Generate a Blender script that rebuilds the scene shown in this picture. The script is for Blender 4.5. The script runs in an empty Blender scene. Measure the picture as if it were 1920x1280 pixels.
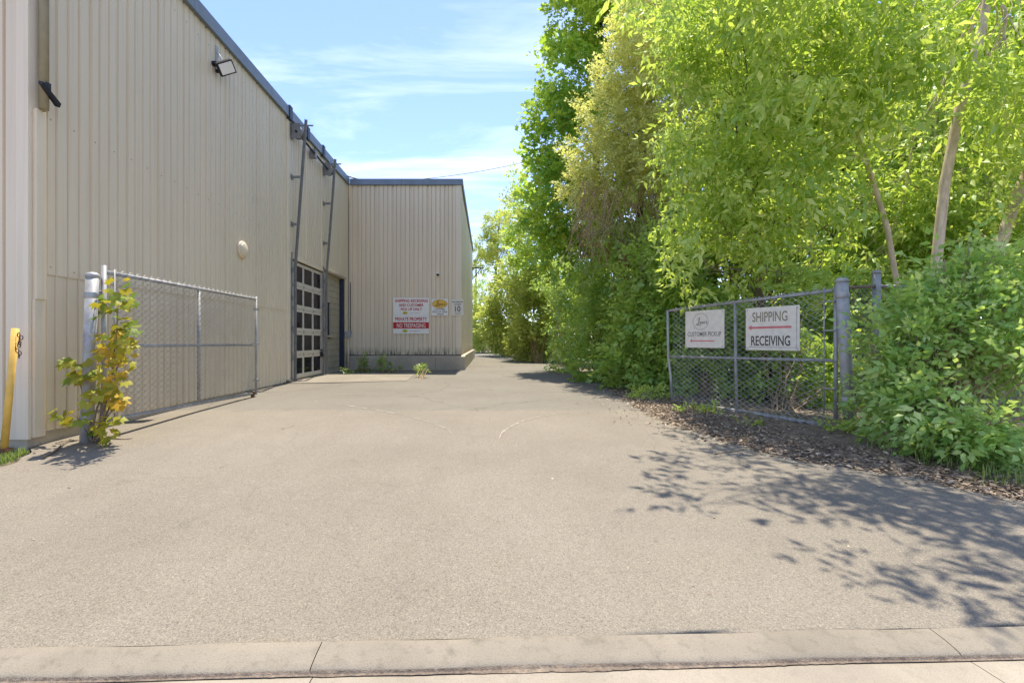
import bpy, math, random
import numpy as np
from mathutils import Vector, Matrix

random.seed(7)
RNG = np.random.default_rng(11)
scn = bpy.context.scene

# ------------------------------------------------------------------ camera, sky, sun, exposure
FPX, VX, HY, CAMZ = 907.0, 915.0, 640.0, 1.4
cam = bpy.data.cameras.new('camera')
cam.sensor_width = 36.0
cam.lens = 36.0 * FPX / 1920.0
cam.shift_x = (960.0 - VX) / 1920.0
cam.clip_end = 2000.0
camo = bpy.data.objects.new('camera', cam)
camo.location = (0, 0, CAMZ)
camo.rotation_euler = (math.radians(90), 0, 0)
scn.collection.objects.link(camo)
scn.camera = camo

SUNV = Vector((0.015, 0.34, 1.0)).normalized()
SUN_EL = math.asin(SUNV.z)
SUN_AZ = math.atan2(SUNV.x, SUNV.y)
world = bpy.data.worlds.new('World')
scn.world = world
world.use_nodes = True
wn, wl = world.node_tree.nodes, world.node_tree.links
wn.clear()
sky = wn.new('ShaderNodeTexSky')
sky.sky_type = 'NISHITA'
sky.sun_disc = False
sky.sun_elevation = SUN_EL
sky.sun_rotation = SUN_AZ
sky.altitude = 1500.0
sky.air_density = 1.0
sky.dust_density = 0.5
sky.ozone_density = 2.2
wtc = wn.new('ShaderNodeTexCoord')
wsep = wn.new('ShaderNodeSeparateXYZ')
wl.new(wtc.outputs['Generated'], wsep.inputs[0])
wadd = wn.new('ShaderNodeMath'); wadd.operation = 'ADD'; wadd.inputs[1].default_value = 0.12
wabs = wn.new('ShaderNodeMath'); wabs.operation = 'ABSOLUTE'
wl.new(wsep.outputs['Z'], wabs.inputs[0]); wl.new(wabs.outputs[0], wadd.inputs[0])
wdx = wn.new('ShaderNodeMath'); wdx.operation = 'DIVIDE'
wdy = wn.new('ShaderNodeMath'); wdy.operation = 'DIVIDE'
wl.new(wsep.outputs['X'], wdx.inputs[0]); wl.new(wadd.outputs[0], wdx.inputs[1])
wl.new(wsep.outputs['Y'], wdy.inputs[0]); wl.new(wadd.outputs[0], wdy.inputs[1])
wcmb = wn.new('ShaderNodeCombineXYZ')
wl.new(wdx.outputs[0], wcmb.inputs[0]); wl.new(wdy.outputs[0], wcmb.inputs[1])
wmap = wn.new('ShaderNodeMapping')
wmap.inputs['Rotation'].default_value = (0, 0, math.radians(-14))
wmap.inputs['Scale'].default_value = (0.55, 2.3, 1.0)
wmap.inputs['Location'].default_value = (3.1, 0.35, 0.0)
wl.new(wcmb.outputs[0], wmap.inputs[0])
wno = wn.new('ShaderNodeTexNoise')
wno.inputs['Scale'].default_value = 1.15
wno.inputs['Detail'].default_value = 7.0
wno.inputs['Roughness'].default_value = 0.62
wno.inputs['Distortion'].default_value = 0.5
wl.new(wmap.outputs[0], wno.inputs['Vector'])
wcr = wn.new('ShaderNodeValToRGB')
wcr.color_ramp.elements[0].position = 0.46; wcr.color_ramp.elements[0].color = (0, 0, 0, 1)
wcr.color_ramp.elements[1].position = 0.78; wcr.color_ramp.elements[1].color = (0.5, 0.5, 0.5, 1)
wl.new(wno.outputs['Fac'], wcr.inputs[0])
wmix = wn.new('ShaderNodeMixRGB')
wmix.inputs['Color2'].default_value = (5.6, 5.7, 5.9, 1)
wl.new(wcr.outputs[0], wmix.inputs['Fac'])
wtint = wn.new('ShaderNodeMixRGB'); wtint.blend_type = 'MULTIPLY'; wtint.inputs['Fac'].default_value = 1.0
wtint.inputs['Color2'].default_value = (0.89, 0.85, 0.97, 1)
wl.new(sky.outputs[0], wtint.inputs['Color1']); wl.new(wtint.outputs[0], wmix.inputs['Color1'])
wbg = wn.new('ShaderNodeBackground')
wbg.inputs['Strength'].default_value = 0.135
wl.new(wmix.outputs[0], wbg.inputs['Color'])
wout = wn.new('ShaderNodeOutputWorld')
wl.new(wbg.outputs[0], wout.inputs['Surface'])

sl = bpy.data.lights.new('sun', 'SUN')
sl.energy = 3.1
sl.angle = math.radians(0.53)
sl.color = (1.0, 0.925, 0.80)
so = bpy.data.objects.new('sun', sl)
so.rotation_euler = (-SUNV).to_track_quat('-Z', 'Y').to_euler()
so.location = (4, 10, 30)
scn.collection.objects.link(so)

scn.view_settings.view_transform = 'Standard'
scn.view_settings.look = 'None'
scn.view_settings.gamma = 1.0
scn.view_settings.use_curve_mapping = False
scn.view_settings.exposure = 1.5
scn.cycles.max_bounces = 12
scn.cycles.diffuse_bounces = 8
scn.cycles.transmission_bounces = 8
scn.cycles.transparent_max_bounces = 8
scn.cycles.caustics_reflective = False
scn.cycles.caustics_refractive = False

# ------------------------------------------------------------------ helpers
COL = scn.collection
def at(px, py, Y):
    """planning helper: world point seen at photo position (px,py) at distance Y"""
    return np.array([(px - VX) / FPX * Y, Y, CAMZ + (HY - py) / FPX * Y])

GY = [-60, 2.2, 3.2, 4.6, 5.8, 7.6, 9.5, 12.9, 18, 40, 400]
GZ = [0.0, 0.012, 0.05, 0.14, 0.205, 0.255, 0.28, 0.325, 0.35, 0.40, 0.6]
def g(Y):
    return np.interp(Y, GY, GZ) if not np.isscalar(Y) else float(np.interp(Y, GY, GZ))

def tag(o, label=None, cat=None, group=None, kind=None):
    if label: o['label'] = label
    if cat: o['category'] = cat
    if group: o['group'] = group
    if kind: o['kind'] = kind
    return o

def empty(name, loc, label, cat, group=None, rz=0.0):
    o = bpy.data.objects.new(name, None)
    o.empty_display_size = 0.2
    o.location = Vector([float(v) for v in loc]); o.rotation_euler = (0, 0, rz)
    COL.objects.link(o)
    return tag(o, label, cat, group)

def mesh_np(name, V, F, mat, tint=None, smooth=False):
    """mesh from numpy verts and an (n,3) or (n,4) face array"""
    me = bpy.data.meshes.new(name)
    V = np.ascontiguousarray(V, dtype=np.float32); F = np.ascontiguousarray(F, dtype=np.int32)
    k = F.shape[1]
    me.vertices.add(len(V)); me.vertices.foreach_set('co', V.ravel())
    me.loops.add(F.size); me.loops.foreach_set('vertex_index', F.ravel())
    me.polygons.add(len(F))
    me.polygons.foreach_set('loop_start', np.arange(0, F.size, k, dtype=np.int32))
    if smooth:
        me.polygons.foreach_set('use_smooth', np.ones(len(F), dtype=bool))
    me.update(calc_edges=True)
    if tint is not None:
        a = me.attributes.new('tint', 'FLOAT', 'POINT')
        a.data.foreach_set('value', np.ascontiguousarray(tint, dtype=np.float32))
    if mat: me.materials.append(mat)
    return me

def link(name, me, parent=None, loc=None):
    o = bpy.data.objects.new(name, me)
    COL.objects.link(o)
    if parent is not None: o.parent = parent
    if loc is not None: o.location = loc
    return o

def wloc(p):
    v = Vector((0, 0, 0))
    while p is not None:
        v += p.location; p = p.parent
    return v

class MB:
    """collects simple solids; build() links them as one mesh object (world coords in, parent-local out)"""
    def __init__(s): s.v = []; s.f = []; s.sm = []
    def add(s, vs, fs, smooth=False):
        b = len(s.v); s.v += [tuple(float(c) for c in p) for p in vs]
        s.f += [tuple(b + i for i in f) for f in fs]; s.sm += [smooth] * len(fs); return s
    def box(s, x0, x1, y0, y1, z0, z1):
        vs = [(x, y, z) for x in (x0, x1) for y in (y0, y1) for z in (z0, z1)]
        return s.add(vs, [(0, 1, 3, 2), (4, 6, 7, 5), (0, 4, 5, 1), (2, 3, 7, 6), (0, 2, 6, 4), (1, 5, 7, 3)])
    def bbox(s, x0, x1, y0, y1, z0, z1, b=0.01):
        """box with chamfered edges"""
        import bmesh
        bm = bmesh.new(); bmesh.ops.create_cube(bm, size=1.0)
        for v in bm.verts:
            v.co = Vector(((x0 + x1) / 2 + v.co.x * (x1 - x0), (y0 + y1) / 2 + v.co.y * (y1 - y0), (z0 + z1) / 2 + v.co.z * (z1 - z0)))
        bmesh.ops.bevel(bm, geom=bm.edges[:], offset=b, segments=2, affect='EDGES', profile=0.6)
        bm.verts.ensure_lookup_table()
        for i, v in enumerate(bm.verts): v.index = i
        vs = [v.co[:] for v in bm.verts]; fs = [[v.index for v in f.verts] for f in bm.faces]
        bm.free(); return s.add(vs, fs)
    def tube(s, pts, r, n=8, cap=True, smooth=True):
        pts = [Vector([float(c) for c in p]) for p in pts]
        rs = r if hasattr(r, '__len__') else [r] * len(pts)
        vs = []; prev = None
        for i, p in enumerate(pts):
            d = (pts[min(i + 1, len(pts) - 1)] - pts[max(i - 1, 0)]).normalized()
            if prev is None:
                a = Vector((0, 0, 1)) if abs(d.z) < 0.9 else Vector((1, 0, 0))
                u = d.cross(a).normalized()
            else:
                u = (prev - d * prev.dot(d)).normalized()
            prev = u; w = d.cross(u)
            for k in range(n):
                t = 2 * math.pi * k / n
                vs.append(p + (u * math.cos(t) + w * math.sin(t)) * rs[i])
        fs = []
        for i in range(len(pts) - 1):
            for k in range(n):
                k2 = (k + 1) % n
                fs.append((i * n + k, i * n + k2, (i + 1) * n + k2, (i + 1) * n + k))
        s.add(vs, fs, smooth)
        if cap:
            b = len(s.v) - len(vs)
            s.f.append(tuple(b + k for k in range(n))[::-1]); s.sm.append(False)
            e = b + (len(pts) - 1) * n
            s.f.append(tuple(e + k for k in range(n))); s.sm.append(False)
        return s
    def lathe(s, c, prof, axis='z', n=16):
        """prof: (radius, height) list around an axis through c"""
        c = Vector([float(q) for q in c]); vs = []
        for r, h in prof:
            for k in range(n):
                t = 2 * math.pi * k / n; a, b = r * math.cos(t), r * math.sin(t)
                vs.append(c + Vector({'z': (a, b, h), 'x': (h, a, b), 'y': (b, h, a)}[axis]))
        fs = []
        for i in range(len(prof) - 1):
            for k in range(n):
                k2 = (k + 1) % n
                fs.append((i * n + k, i * n + k2, (i + 1) * n + k2, (i + 1) * n + k))
        fs.append(tuple(range(n))[::-1]); fs.append(tuple((len(prof) - 1) * n + k for k in range(n)))
        return s.add(vs, fs, True)
    def build(s, name, mat, parent=None, local=False):
        me = bpy.data.meshes.new(name)
        off = Vector((0, 0, 0)) if (local or parent is None) else wloc(parent)
        me.from_pydata([(p[0] - off.x, p[1] - off.y, p[2] - off.z) for p in s.v], [], s.f)
        me.polygons.foreach_set('use_smooth', s.sm)
        me.update(); me.materials.append(mat)
        return link(name, me, parent)

# ------------------------------------------------------------------ materials
def lin(r, gg, b):
    f = lambda c: (c / 12.92 if c <= 0.04045 else ((c + 0.055) / 1.055) ** 2.4)
    return (f(r / 255), f(gg / 255), f(b / 255), 1)

def new_mat(name):
    m = bpy.data.materials.new(name); m.use_nodes = True
    n = m.node_tree.nodes; return m, n, m.node_tree.links, n['Principled BSDF']

def pos_vec(n, l, scale=(1, 1, 1)):
    ge = n.new('ShaderNodeNewGeometry'); mp = n.new('ShaderNodeMapping')
    mp.inputs['Scale'].default_value = scale
    l.new(ge.outputs['Position'], mp.inputs[0]); return mp.outputs[0]

def noise(n, l, vec, scale, detail=4, rough=0.55):
    t = n.new('ShaderNodeTexNoise'); t.inputs['Scale'].default_value = scale
    t.inputs['Detail'].default_value = detail; t.inputs['Roughness'].default_value = rough
    l.new(vec, t.inputs['Vector']); return t.outputs['Fac']

def ramp(n, l, fac, stops):
    r = n.new('ShaderNodeValToRGB'); e = r.color_ramp.elements
    while len(e) < len(stops): e.new(0.5)
    for el, (p, c) in zip(e, stops):
        el.position = p; el.color = c if len(c) == 4 else (*c, 1)
    l.new(fac, r.inputs[0]); return r.outputs[0]

def mixc(n, l, fac, a, b, mode='MIX'):
    m = n.new('ShaderNodeMixRGB'); m.blend_type = mode
    for s, v in ((m.inputs[0], fac), (m.inputs[1], a), (m.inputs[2], b)):
        if isinstance(v, (int, float)): s.default_value = v
        elif isinstance(v, tuple): s.default_value = v if len(v) == 4 else (*v, 1)
        else: l.new(v, s)
    return m.outputs[0]

def math_(n, l, op, a, b):
    m = n.new('ShaderNodeMath'); m.operation = op; m.use_clamp = False
    for s, v in ((m.inputs[0], a), (m.inputs[1], b)):
        if isinstance(v, (int, float)): s.default_value = v
        else: l.new(v, s)
    return m.outputs[0]

def bump(n, l, bsdf, h, strength=0.3, dist=0.01):
    b = n.new('ShaderNodeBump'); b.inputs['Strength'].default_value = strength
    b.inputs['Distance'].default_value = dist
    l.new(h, b.inputs['Height']); l.new(b.outputs[0], bsdf.inputs['Normal'])

def simple(name, col, rough=0.6, var=0.15, scale=6, metal=0.0, stretch=(1, 1, 1), bumps=0.0, spec=0.4):
    m, n, l, b = new_mat(name)
    v = pos_vec(n, l, stretch); f = noise(n, l, v, scale, 5)
    c1 = tuple(c * (1 - var) for c in col[:3]); c2 = tuple(min(1, c * (1 + var)) for c in col[:3])
    l.new(ramp(n, l, f, [(0.3, c1), (0.7, c2)]), b.inputs['Base Color'])
    b.inputs['Roughness'].default_value = rough; b.inputs['Metallic'].default_value = metal
    b.inputs['Specular IOR Level'].default_value = spec
    if bumps: bump(n, l, b, noise(n, l, v, scale * 8, 3), bumps, 0.01)
    return m

M = {}
# painted ribbed steel cladding
def cladding(name, c):
    m, n, l, b = new_mat(name)
    big = noise(n, l, pos_vec(n, l, (1, 1, 0.35)), 0.7, 4)
    streak = noise(n, l, pos_vec(n, l, (9, 9, 0.22)), 1.6, 5, 0.6)
    c0 = ramp(n, l, big, [(0.3, tuple(q * 0.93 for q in c)), (0.7, tuple(q * 1.05 for q in c))])
    c1 = mixc(n, l, ramp(n, l, streak, [(0.50, (0, 0, 0)), (0.78, (0.45, 0.45, 0.45))]), c0, tuple(q * 0.74 for q in (c[0], c[1] * 0.97, c[2] * 0.92)))
    # scuffs and specks
    sp = noise(n, l, pos_vec(n, l, (1, 1, 1)), 26, 2)
    c2 = mixc(n, l, ramp(n, l, sp, [(0.74, (0, 0, 0)), (0.80, (0.55, 0.55, 0.55))]), c1, tuple(q * 0.62 for q in c))
    # grime that grew on the lowest half metre of the sheets, with its own ragged outline
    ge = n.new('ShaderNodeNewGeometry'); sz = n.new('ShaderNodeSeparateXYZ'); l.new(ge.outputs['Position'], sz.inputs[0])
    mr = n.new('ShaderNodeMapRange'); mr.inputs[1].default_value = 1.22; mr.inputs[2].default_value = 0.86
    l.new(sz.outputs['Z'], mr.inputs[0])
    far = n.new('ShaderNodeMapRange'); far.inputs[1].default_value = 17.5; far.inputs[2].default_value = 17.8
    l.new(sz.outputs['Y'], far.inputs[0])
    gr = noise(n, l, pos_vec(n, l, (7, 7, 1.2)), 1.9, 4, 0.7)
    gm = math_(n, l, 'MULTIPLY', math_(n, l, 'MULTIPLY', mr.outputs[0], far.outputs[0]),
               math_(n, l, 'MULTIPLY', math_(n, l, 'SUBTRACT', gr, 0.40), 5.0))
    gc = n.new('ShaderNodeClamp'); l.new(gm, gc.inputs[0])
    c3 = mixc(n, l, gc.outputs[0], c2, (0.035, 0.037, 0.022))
    l.new(c3, b.inputs['Base Color'])
    b.inputs['Roughness'].default_value = 0.52; b.inputs['Specular IOR Level'].default_value = 0.35
    bump(n, l, b, noise(n, l, pos_vec(n, l, (1, 1, 0.5)), 2.2, 3), 0.10, 0.02)
    return m
M['clad'] = cladding('beige_cladding', (0.70, 0.595, 0.425))
M['trim'] = cladding('beige_trim', (0.74, 0.635, 0.465))
M['pipe'] = simple('olive_pipe', (0.27, 0.235, 0.15), 0.6, 0.18, 5)
M['fascia'] = simple('slate_fascia', (0.15, 0.185, 0.225), 0.45, 0.12, 3)
M['navy'] = simple('navy_metal', (0.018, 0.026, 0.05), 0.5, 0.2, 6)
M['white'] = simple('white_paint', (0.74, 0.73, 0.70), 0.5, 0.05, 6)
M['frame'] = simple('door_frame_paint', (0.56, 0.515, 0.43), 0.5, 0.14, 9)
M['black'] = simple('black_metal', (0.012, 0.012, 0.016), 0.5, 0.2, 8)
M['yellow'] = simple('yellow_paint', (0.72, 0.44, 0.09), 0.55, 0.14, 9)
M['rust'] = simple('rust', (0.13, 0.06, 0.03), 0.9, 0.35, 25, bumps=0.4)
M['wood'] = simple('dry_wood', (0.20, 0.15, 0.10), 0.9, 0.3, 20, bumps=0.5)
M['interior'] = simple('dark_interior', (0.03, 0.03, 0.035), 0.9, 0.2, 3)

def galv(name, c, metal=0.35):
    m, n, l, b = new_mat(name)
    v = pos_vec(n, l)
    vo = n.new('ShaderNodeTexVoronoi'); vo.inputs['Scale'].default_value = 60; l.new(v, vo.inputs['Vector'])
    f = noise(n, l, v, 7, 5)
    c0 = ramp(n, l, f, [(0.3, tuple(q * 0.72 for q in c)), (0.7, tuple(q * 1.15 for q in c))])
    l.new(mixc(n, l, 0.12, c0, vo.outputs['Color'], 'SOFT_LIGHT'), b.inputs['Base Color'])
    b.inputs['Metallic'].default_value = metal; b.inputs['Roughness'].default_value = 0.5
    return m
M['galv'] = galv('galvanised_steel', (0.36, 0.355, 0.34), 0.12)
M['dull'] = galv('dull_track_steel', (0.22, 0.215, 0.20), 0.2)
M['wire'] = galv('chain_link_wire', (0.60, 0.59, 0.56), 0.1)

def glass_dark():
    m, n, l, b = new_mat('dark_window_glass')
    f = noise(n, l, pos_vec(n, l), 1.7, 3)
    l.new(ramp(n, l, f, [(0.4, (0.008, 0.009, 0.012)), (0.7, (0.03, 0.028, 0.026))]), b.inputs['Base Color'])
    b.inputs['Roughness'].default_value = 0.08; b.inputs['Specular IOR Level'].default_value = 0.15
    return m
M['glass'] = glass_dark()

def concrete(name, c, stain=0.5, scale=1.0):
    m, n, l, b = new_mat(name)
    v = pos_vec(n, l)
    f1 = noise(n, l, v, 1.6 * scale, 6, 0.6); f2 = noise(n, l, v, 14 * scale, 5, 0.65); f3 = noise(n, l, v, 160, 2)
    c0 = ramp(n, l, f1, [(0.28, tuple(q * 0.80 for q in c)), (0.72, tuple(q * 1.12 for q in c))])
    c1 = mixc(n, l, ramp(n, l, f2, [(0.52, (0, 0, 0)), (0.75, (stain, stain, stain))]), c0, tuple(q * 0.55 for q in c))
    c2 = mixc(n, l, ramp(n, l, f3, [(0.35, (0.25, 0.25, 0.25)), (0.5, (0, 0, 0))]), c1, tuple(q * 0.4 for q in c))
    l.new(c2, b.inputs['Base Color']); b.inputs['Roughness'].default_value = 0.9; b.inputs['Specular IOR Level'].default_value = 0.2
    bump(n, l, b, math_(n, l, 'ADD', f2, f3), 0.35, 0.01)
    return m
M['concrete'] = concrete('concrete', (0.47, 0.405, 0.30))
M['curb'] = concrete('curb_concrete', (0.245, 0.213, 0.163), 0.7)
M['gutter'] = concrete('gutter_concrete', (0.30, 0.262, 0.205), 0.4)
M['block'] = concrete('painted_block', (0.44, 0.385, 0.29), 0.18)

def asphalt():
    m, n, l, b = new_mat('weathered_asphalt')
    v = pos_vec(n, l, (1, 1, 0.2))
    big = noise(n, l, v, 0.42, 5, 0.6); med = noise(n, l, v, 2.6, 5, 0.6)
    vo = n.new('ShaderNodeTexVoronoi'); vo.inputs['Scale'].default_value = 190; l.new(v, vo.inputs['Vector'])
    vo2 = n.new('ShaderNodeTexVoronoi'); vo2.inputs['Scale'].default_value = 95; l.new(v, vo2.inputs['Vector'])
    sv = n.new('ShaderNodeSeparateColor'); l.new(vo.outputs['Color'], sv.inputs[0])
    sv2 = n.new('ShaderNodeSeparateColor'); l.new(vo2.outputs['Color'], sv2.inputs[0])
    fine = noise(n, l, v, 110, 4, 0.7)
    base = ramp(n, l, big, [(0.25, (0.186, 0.161, 0.124)), (0.5, (0.222, 0.193, 0.149)), (0.78, (0.252, 0.221, 0.172))])
    base = mixc(n, l, ramp(n, l, med, [(0.5, (0, 0, 0)), (0.8, (0.5, 0.5, 0.5))]), base, (0.195, 0.166, 0.122))
    tyre = noise(n, l, pos_vec(n, l, (1.6, 0.12, 0.1)), 1.1, 5, 0.6)
    base = mixc(n, l, ramp(n, l, tyre, [(0.50, (0, 0, 0)), (0.72, (0.45, 0.45, 0.45))]), base, (0.195, 0.168, 0.126))
    blot = noise(n, l, pos_vec(n, l, (1, 1.5, 0.1)), 1.3, 6, 0.7)
    base = mixc(n, l, ramp(n, l, blot, [(0.63, (0, 0, 0)), (0.72, (0.6, 0.6, 0.6))]), base, (0.145, 0.120, 0.082))
    stone = ramp(n, l, sv.outputs[0], [(0.0, (0.55, 0.55, 0.55)), (0.55, (1.0, 1.0, 1.0)), (0.93, (1.12, 1.12, 1.12)), (1.0, (1.45, 1.43, 1.38))])
    base = mixc(n, l, 0.75, base, stone, 'MULTIPLY')
    stone2 = ramp(n, l, sv2.outputs[1], [(0.0, (0.5, 0.5, 0.5)), (0.07, (0.93, 0.93, 0.93)), (0.95, (1.0, 1.0, 1.0)), (1.0, (1.4, 1.36, 1.3))])
    base = mixc(n, l, 0.6, base, stone2, 'MULTIPLY')
    base = mixc(n, l, 0.55, base, ramp(n, l, fine, [(0.3, (0.75, 0.75, 0.75)), (0.7, (1.22, 1.22, 1.22))]), 'MULTIPLY')
    # scattered dark spots of oil and tar
    vo3 = n.new('ShaderNodeTexVoronoi'); vo3.inputs['Scale'].default_value = 2.3; vo3.inputs['Randomness'].default_value = 1.0; l.new(v, vo3.inputs['Vector'])
    s3 = n.new('ShaderNodeSeparateColor'); l.new(vo3.outputs['Color'], s3.inputs[0])
    rad = math_(n, l, 'MULTIPLY', math_(n, l, 'POWER', s3.outputs[0], 4.0), 0.11)
    spot = math_(n, l, 'LESS_THAN', math_(n, l, 'ADD', vo3.outputs['Distance'], math_(n, l, 'MULTIPLY', fine, 0.05)), math_(n, l, 'ADD', rad, 0.012))
    base = mixc(n, l, math_(n, l, 'MULTIPLY', spot, 0.35), base, (0.10, 0.085, 0.065))
    # older, greyer pavement beyond the gate line
    ge = n.new('ShaderNodeNewGeometry'); sy = n.new('ShaderNodeSeparateXYZ'); l.new(ge.outputs['Position'], sy.inputs[0])
    yy = math_(n, l, 'ADD', sy.outputs['Y'], math_(n, l, 'MULTIPLY', med, 0.5))
    mr = n.new('ShaderNodeMapRange'); mr.inputs[1].default_value = 8.15; mr.inputs[2].default_value = 8.4
    l.new(yy, mr.inputs[0])
    old = mixc(n, l, 1.0, base, (0.86, 0.89, 0.92), 'MULTIPLY')
    base = mixc(n, l, mr.outputs[0], base, old)
    # hairline cracks
    cv = n.new('ShaderNodeTexVoronoi'); cv.feature = 'DISTANCE_TO_EDGE'; cv.inputs['Scale'].default_value = 0.55
    dv = n.new('ShaderNodeMixRGB'); dv.inputs[0].default_value = 0.35
    nv = n.new('ShaderNodeTexNoise'); nv.inputs['Scale'].default_value = 1.7; nv.inputs['Detail'].default_value = 5
    l.new(v, nv.inputs['Vector']); l.new(v, dv.inputs[1]); l.new(nv.outputs['Color'], dv.inputs[2]); l.new(dv.outputs[0], cv.inputs['Vector'])
    crk = ramp(n, l, cv.outputs['Distance'], [(0.0, (1, 1, 1)), (0.006, (0, 0, 0))])
    cm = math_(n, l, 'MULTIPLY', crk, math_(n, l, 'ADD', math_(n, l, 'MULTIPLY', mr.outputs[0], 0.45), 0.12))
    base = mixc(n, l, cm, base, (0.05, 0.045, 0.04))
    l.new(base, b.inputs['Base Color']); b.inputs['Roughness'].default_value = 0.88; b.inputs['Specular IOR Level'].default_value = 0.25
    bump(n, l, b, math_(n, l, 'ADD', math_(n, l, 'MULTIPLY', vo.outputs['Distance'], 1.2), fine), 0.4, 0.004)
    return m
M['asphalt'] = asphalt()

def soil():
    m, n, l, b = new_mat('verge_soil')
    v = pos_vec(n, l); f = noise(n, l, v, 1.4, 6, 0.65); f2 = noise(n, l, v, 40, 5, 0.7)
    c = ramp(n, l, f, [(0.3, (0.14, 0.105, 0.075)), (0.55, (0.22, 0.168, 0.12)), (0.75, (0.32, 0.255, 0.18))])
    c = mixc(n, l, 0.7, c, ramp(n, l, f2, [(0.3, (0.45, 0.45, 0.45)), (0.7, (1.5, 1.5, 1.5))]), 'MULTIPLY')
    l.new(c, b.inputs['Base Color']); b.inputs['Roughness'].default_value = 0.95
    bump(n, l, b, f2, 0.8, 0.02)
    return m
M['soil'] = soil()

def tinted(name, stops, rough=0.8):
    m, n, l, b = new_mat(name)
    a = n.new('ShaderNodeAttribute'); a.attribute_name = 'tint'
    l.new(ramp(n, l, a.outputs['Fac'], stops), b.inputs['Base Color'])
    b.inputs['Roughness'].default_value = rough; b.inputs['Specular IOR Level'].default_value = 0.2
    return m
M['litter'] = tinted('dead_leaves', [(0.0, (0.10, 0.07, 0.05)), (0.4, (0.26, 0.195, 0.135)), (0.8, (0.44, 0.35, 0.24)), (1.0, (0.62, 0.52, 0.38))])

def bark(name, c, s=12):
    m, n, l, b = new_mat(name)
    f = noise(n, l, pos_vec(n, l, (1, 1, 0.25)), s, 5, 0.65); f2 = noise(n, l, pos_vec(n, l), 3, 3)
    c0 = ramp(n, l, f, [(0.3, tuple(q * 0.55 for q in c)), (0.7, tuple(q * 1.2 for q in c))])
    l.new(mixc(n, l, ramp(n, l, f2, [(0.5, (0, 0, 0)), (0.7, (0.4, 0.4, 0.4))]), c0, tuple(q * 0.6 for q in c)), b.inputs['Base Color'])
    b.inputs['Roughness'].default_value = 0.9; bump(n, l, b, f, 0.6, 0.015)
    return m
M['bark'] = bark('grey_bark', (0.155, 0.12, 0.085))
M['bark_pale'] = bark('pale_young_bark', (0.62, 0.50, 0.36))
M['bark_dark'] = bark('dark_bark', (0.075, 0.056, 0.04))
M['twig'] = bark('dead_twigs', (0.42, 0.30, 0.18))

def leaf_mat(name, dark, mid, light, trans, tw=0.42, gloss=0.06):
    """thin leaf: diffuse front, translucent body, waxy glint; hue varies leaf by leaf"""
    m = bpy.data.materials.new(name); m.use_nodes = True
    n, l = m.node_tree.nodes, m.node_tree.links; n.clear()
    a = n.new('ShaderNodeAttribute'); a.attribute_name = 'tint'
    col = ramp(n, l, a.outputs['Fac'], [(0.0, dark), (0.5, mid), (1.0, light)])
    di = n.new('ShaderNodeBsdfDiffuse'); l.new(col, di.inputs[0])
    tr = n.new('ShaderNodeBsdfTranslucent')
    l.new(mixc(n, l, 0.55, col, (*trans, 1)), tr.inputs[0])
    mx = n.new('ShaderNodeMixShader'); mx.inputs[0].default_value = tw
    l.new(di.outputs[0], mx.inputs[1]); l.new(tr.outputs[0], mx.inputs[2])
    gl = n.new('ShaderNodeBsdfGlossy'); gl.inputs['Roughness'].default_value = 0.5
    gl.inputs[0].default_value = (0.75, 0.8, 0.7, 1)
    m2 = n.new('ShaderNodeMixShader'); m2.inputs[0].default_value = gloss
    l.new(mx.outputs[0], m2.inputs[1]); l.new(gl.outputs[0], m2.inputs[2])
    o = n.new('ShaderNodeOutputMaterial'); l.new(m2.outputs[0], o.inputs[0])
    return m
L = {}
L['elder'] = leaf_mat('box_elder_leaf', (0.20, 0.38, 0.05), (0.38, 0.54, 0.085), (0.66, 0.74, 0.22), (0.74, 0.86, 0.09), 0.54, 0.07)
L['elder_back'] = leaf_mat('back_tree_leaf', (0.26, 0.42, 0.05), (0.40, 0.56, 0.07), (0.56, 0.68, 0.12), (0.80, 0.90, 0.08), 0.58, 0.02)
L['maple'] = leaf_mat('maple_leaf', (0.07, 0.22, 0.025), (0.18, 0.37, 0.045), (0.52, 0.60, 0.08), (0.62, 0.80, 0.05), 0.48, 0.05)
L['olive'] = leaf_mat('olive_small_leaf', (0.40, 0.40, 0.10), (0.60, 0.60, 0.17), (0.76, 0.74, 0.30), (0.84, 0.84, 0.16), 0.50, 0.05)
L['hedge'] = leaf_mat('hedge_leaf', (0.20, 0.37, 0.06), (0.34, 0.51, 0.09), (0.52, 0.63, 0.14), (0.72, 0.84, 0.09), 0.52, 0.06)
L['shrub'] = leaf_mat('bright_shrub_leaf', (0.20, 0.40, 0.09), (0.36, 0.56, 0.14), (0.58, 0.69, 0.25), (0.70, 0.82, 0.12), 0.50, 0.06)
L['pale'] = leaf_mat('pale_far_leaf', (0.30, 0.38, 0.07), (0.43, 0.50, 0.11), (0.57, 0.61, 0.18), (0.72, 0.78, 0.11), 0.48, 0.03)
L['vine'] = leaf_mat('turning_vine_leaf', (0.09, 0.20, 0.025), (0.40, 0.38, 0.04), (0.62, 0.27, 0.035), (0.75, 0.50, 0.03), 0.45, 0.02)
L['brown'] = leaf_mat('dead_hanging_leaf', (0.14, 0.075, 0.035), (0.27, 0.14, 0.06), (0.38, 0.24, 0.10), (0.36, 0.18, 0.05), 0.3, 0.02)
L['grass'] = leaf_mat('grass_blade', (0.10, 0.18, 0.03), (0.20, 0.29, 0.06), (0.36, 0.35, 0.13), (0.38, 0.50, 0.06), 0.4, 0.05)
L['weed'] = leaf_mat('weed_leaf', (0.12, 0.22, 0.04), (0.22, 0.33, 0.06), (0.38, 0.46, 0.14), (0.44, 0.56, 0.07), 0.4, 0.05)

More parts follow.
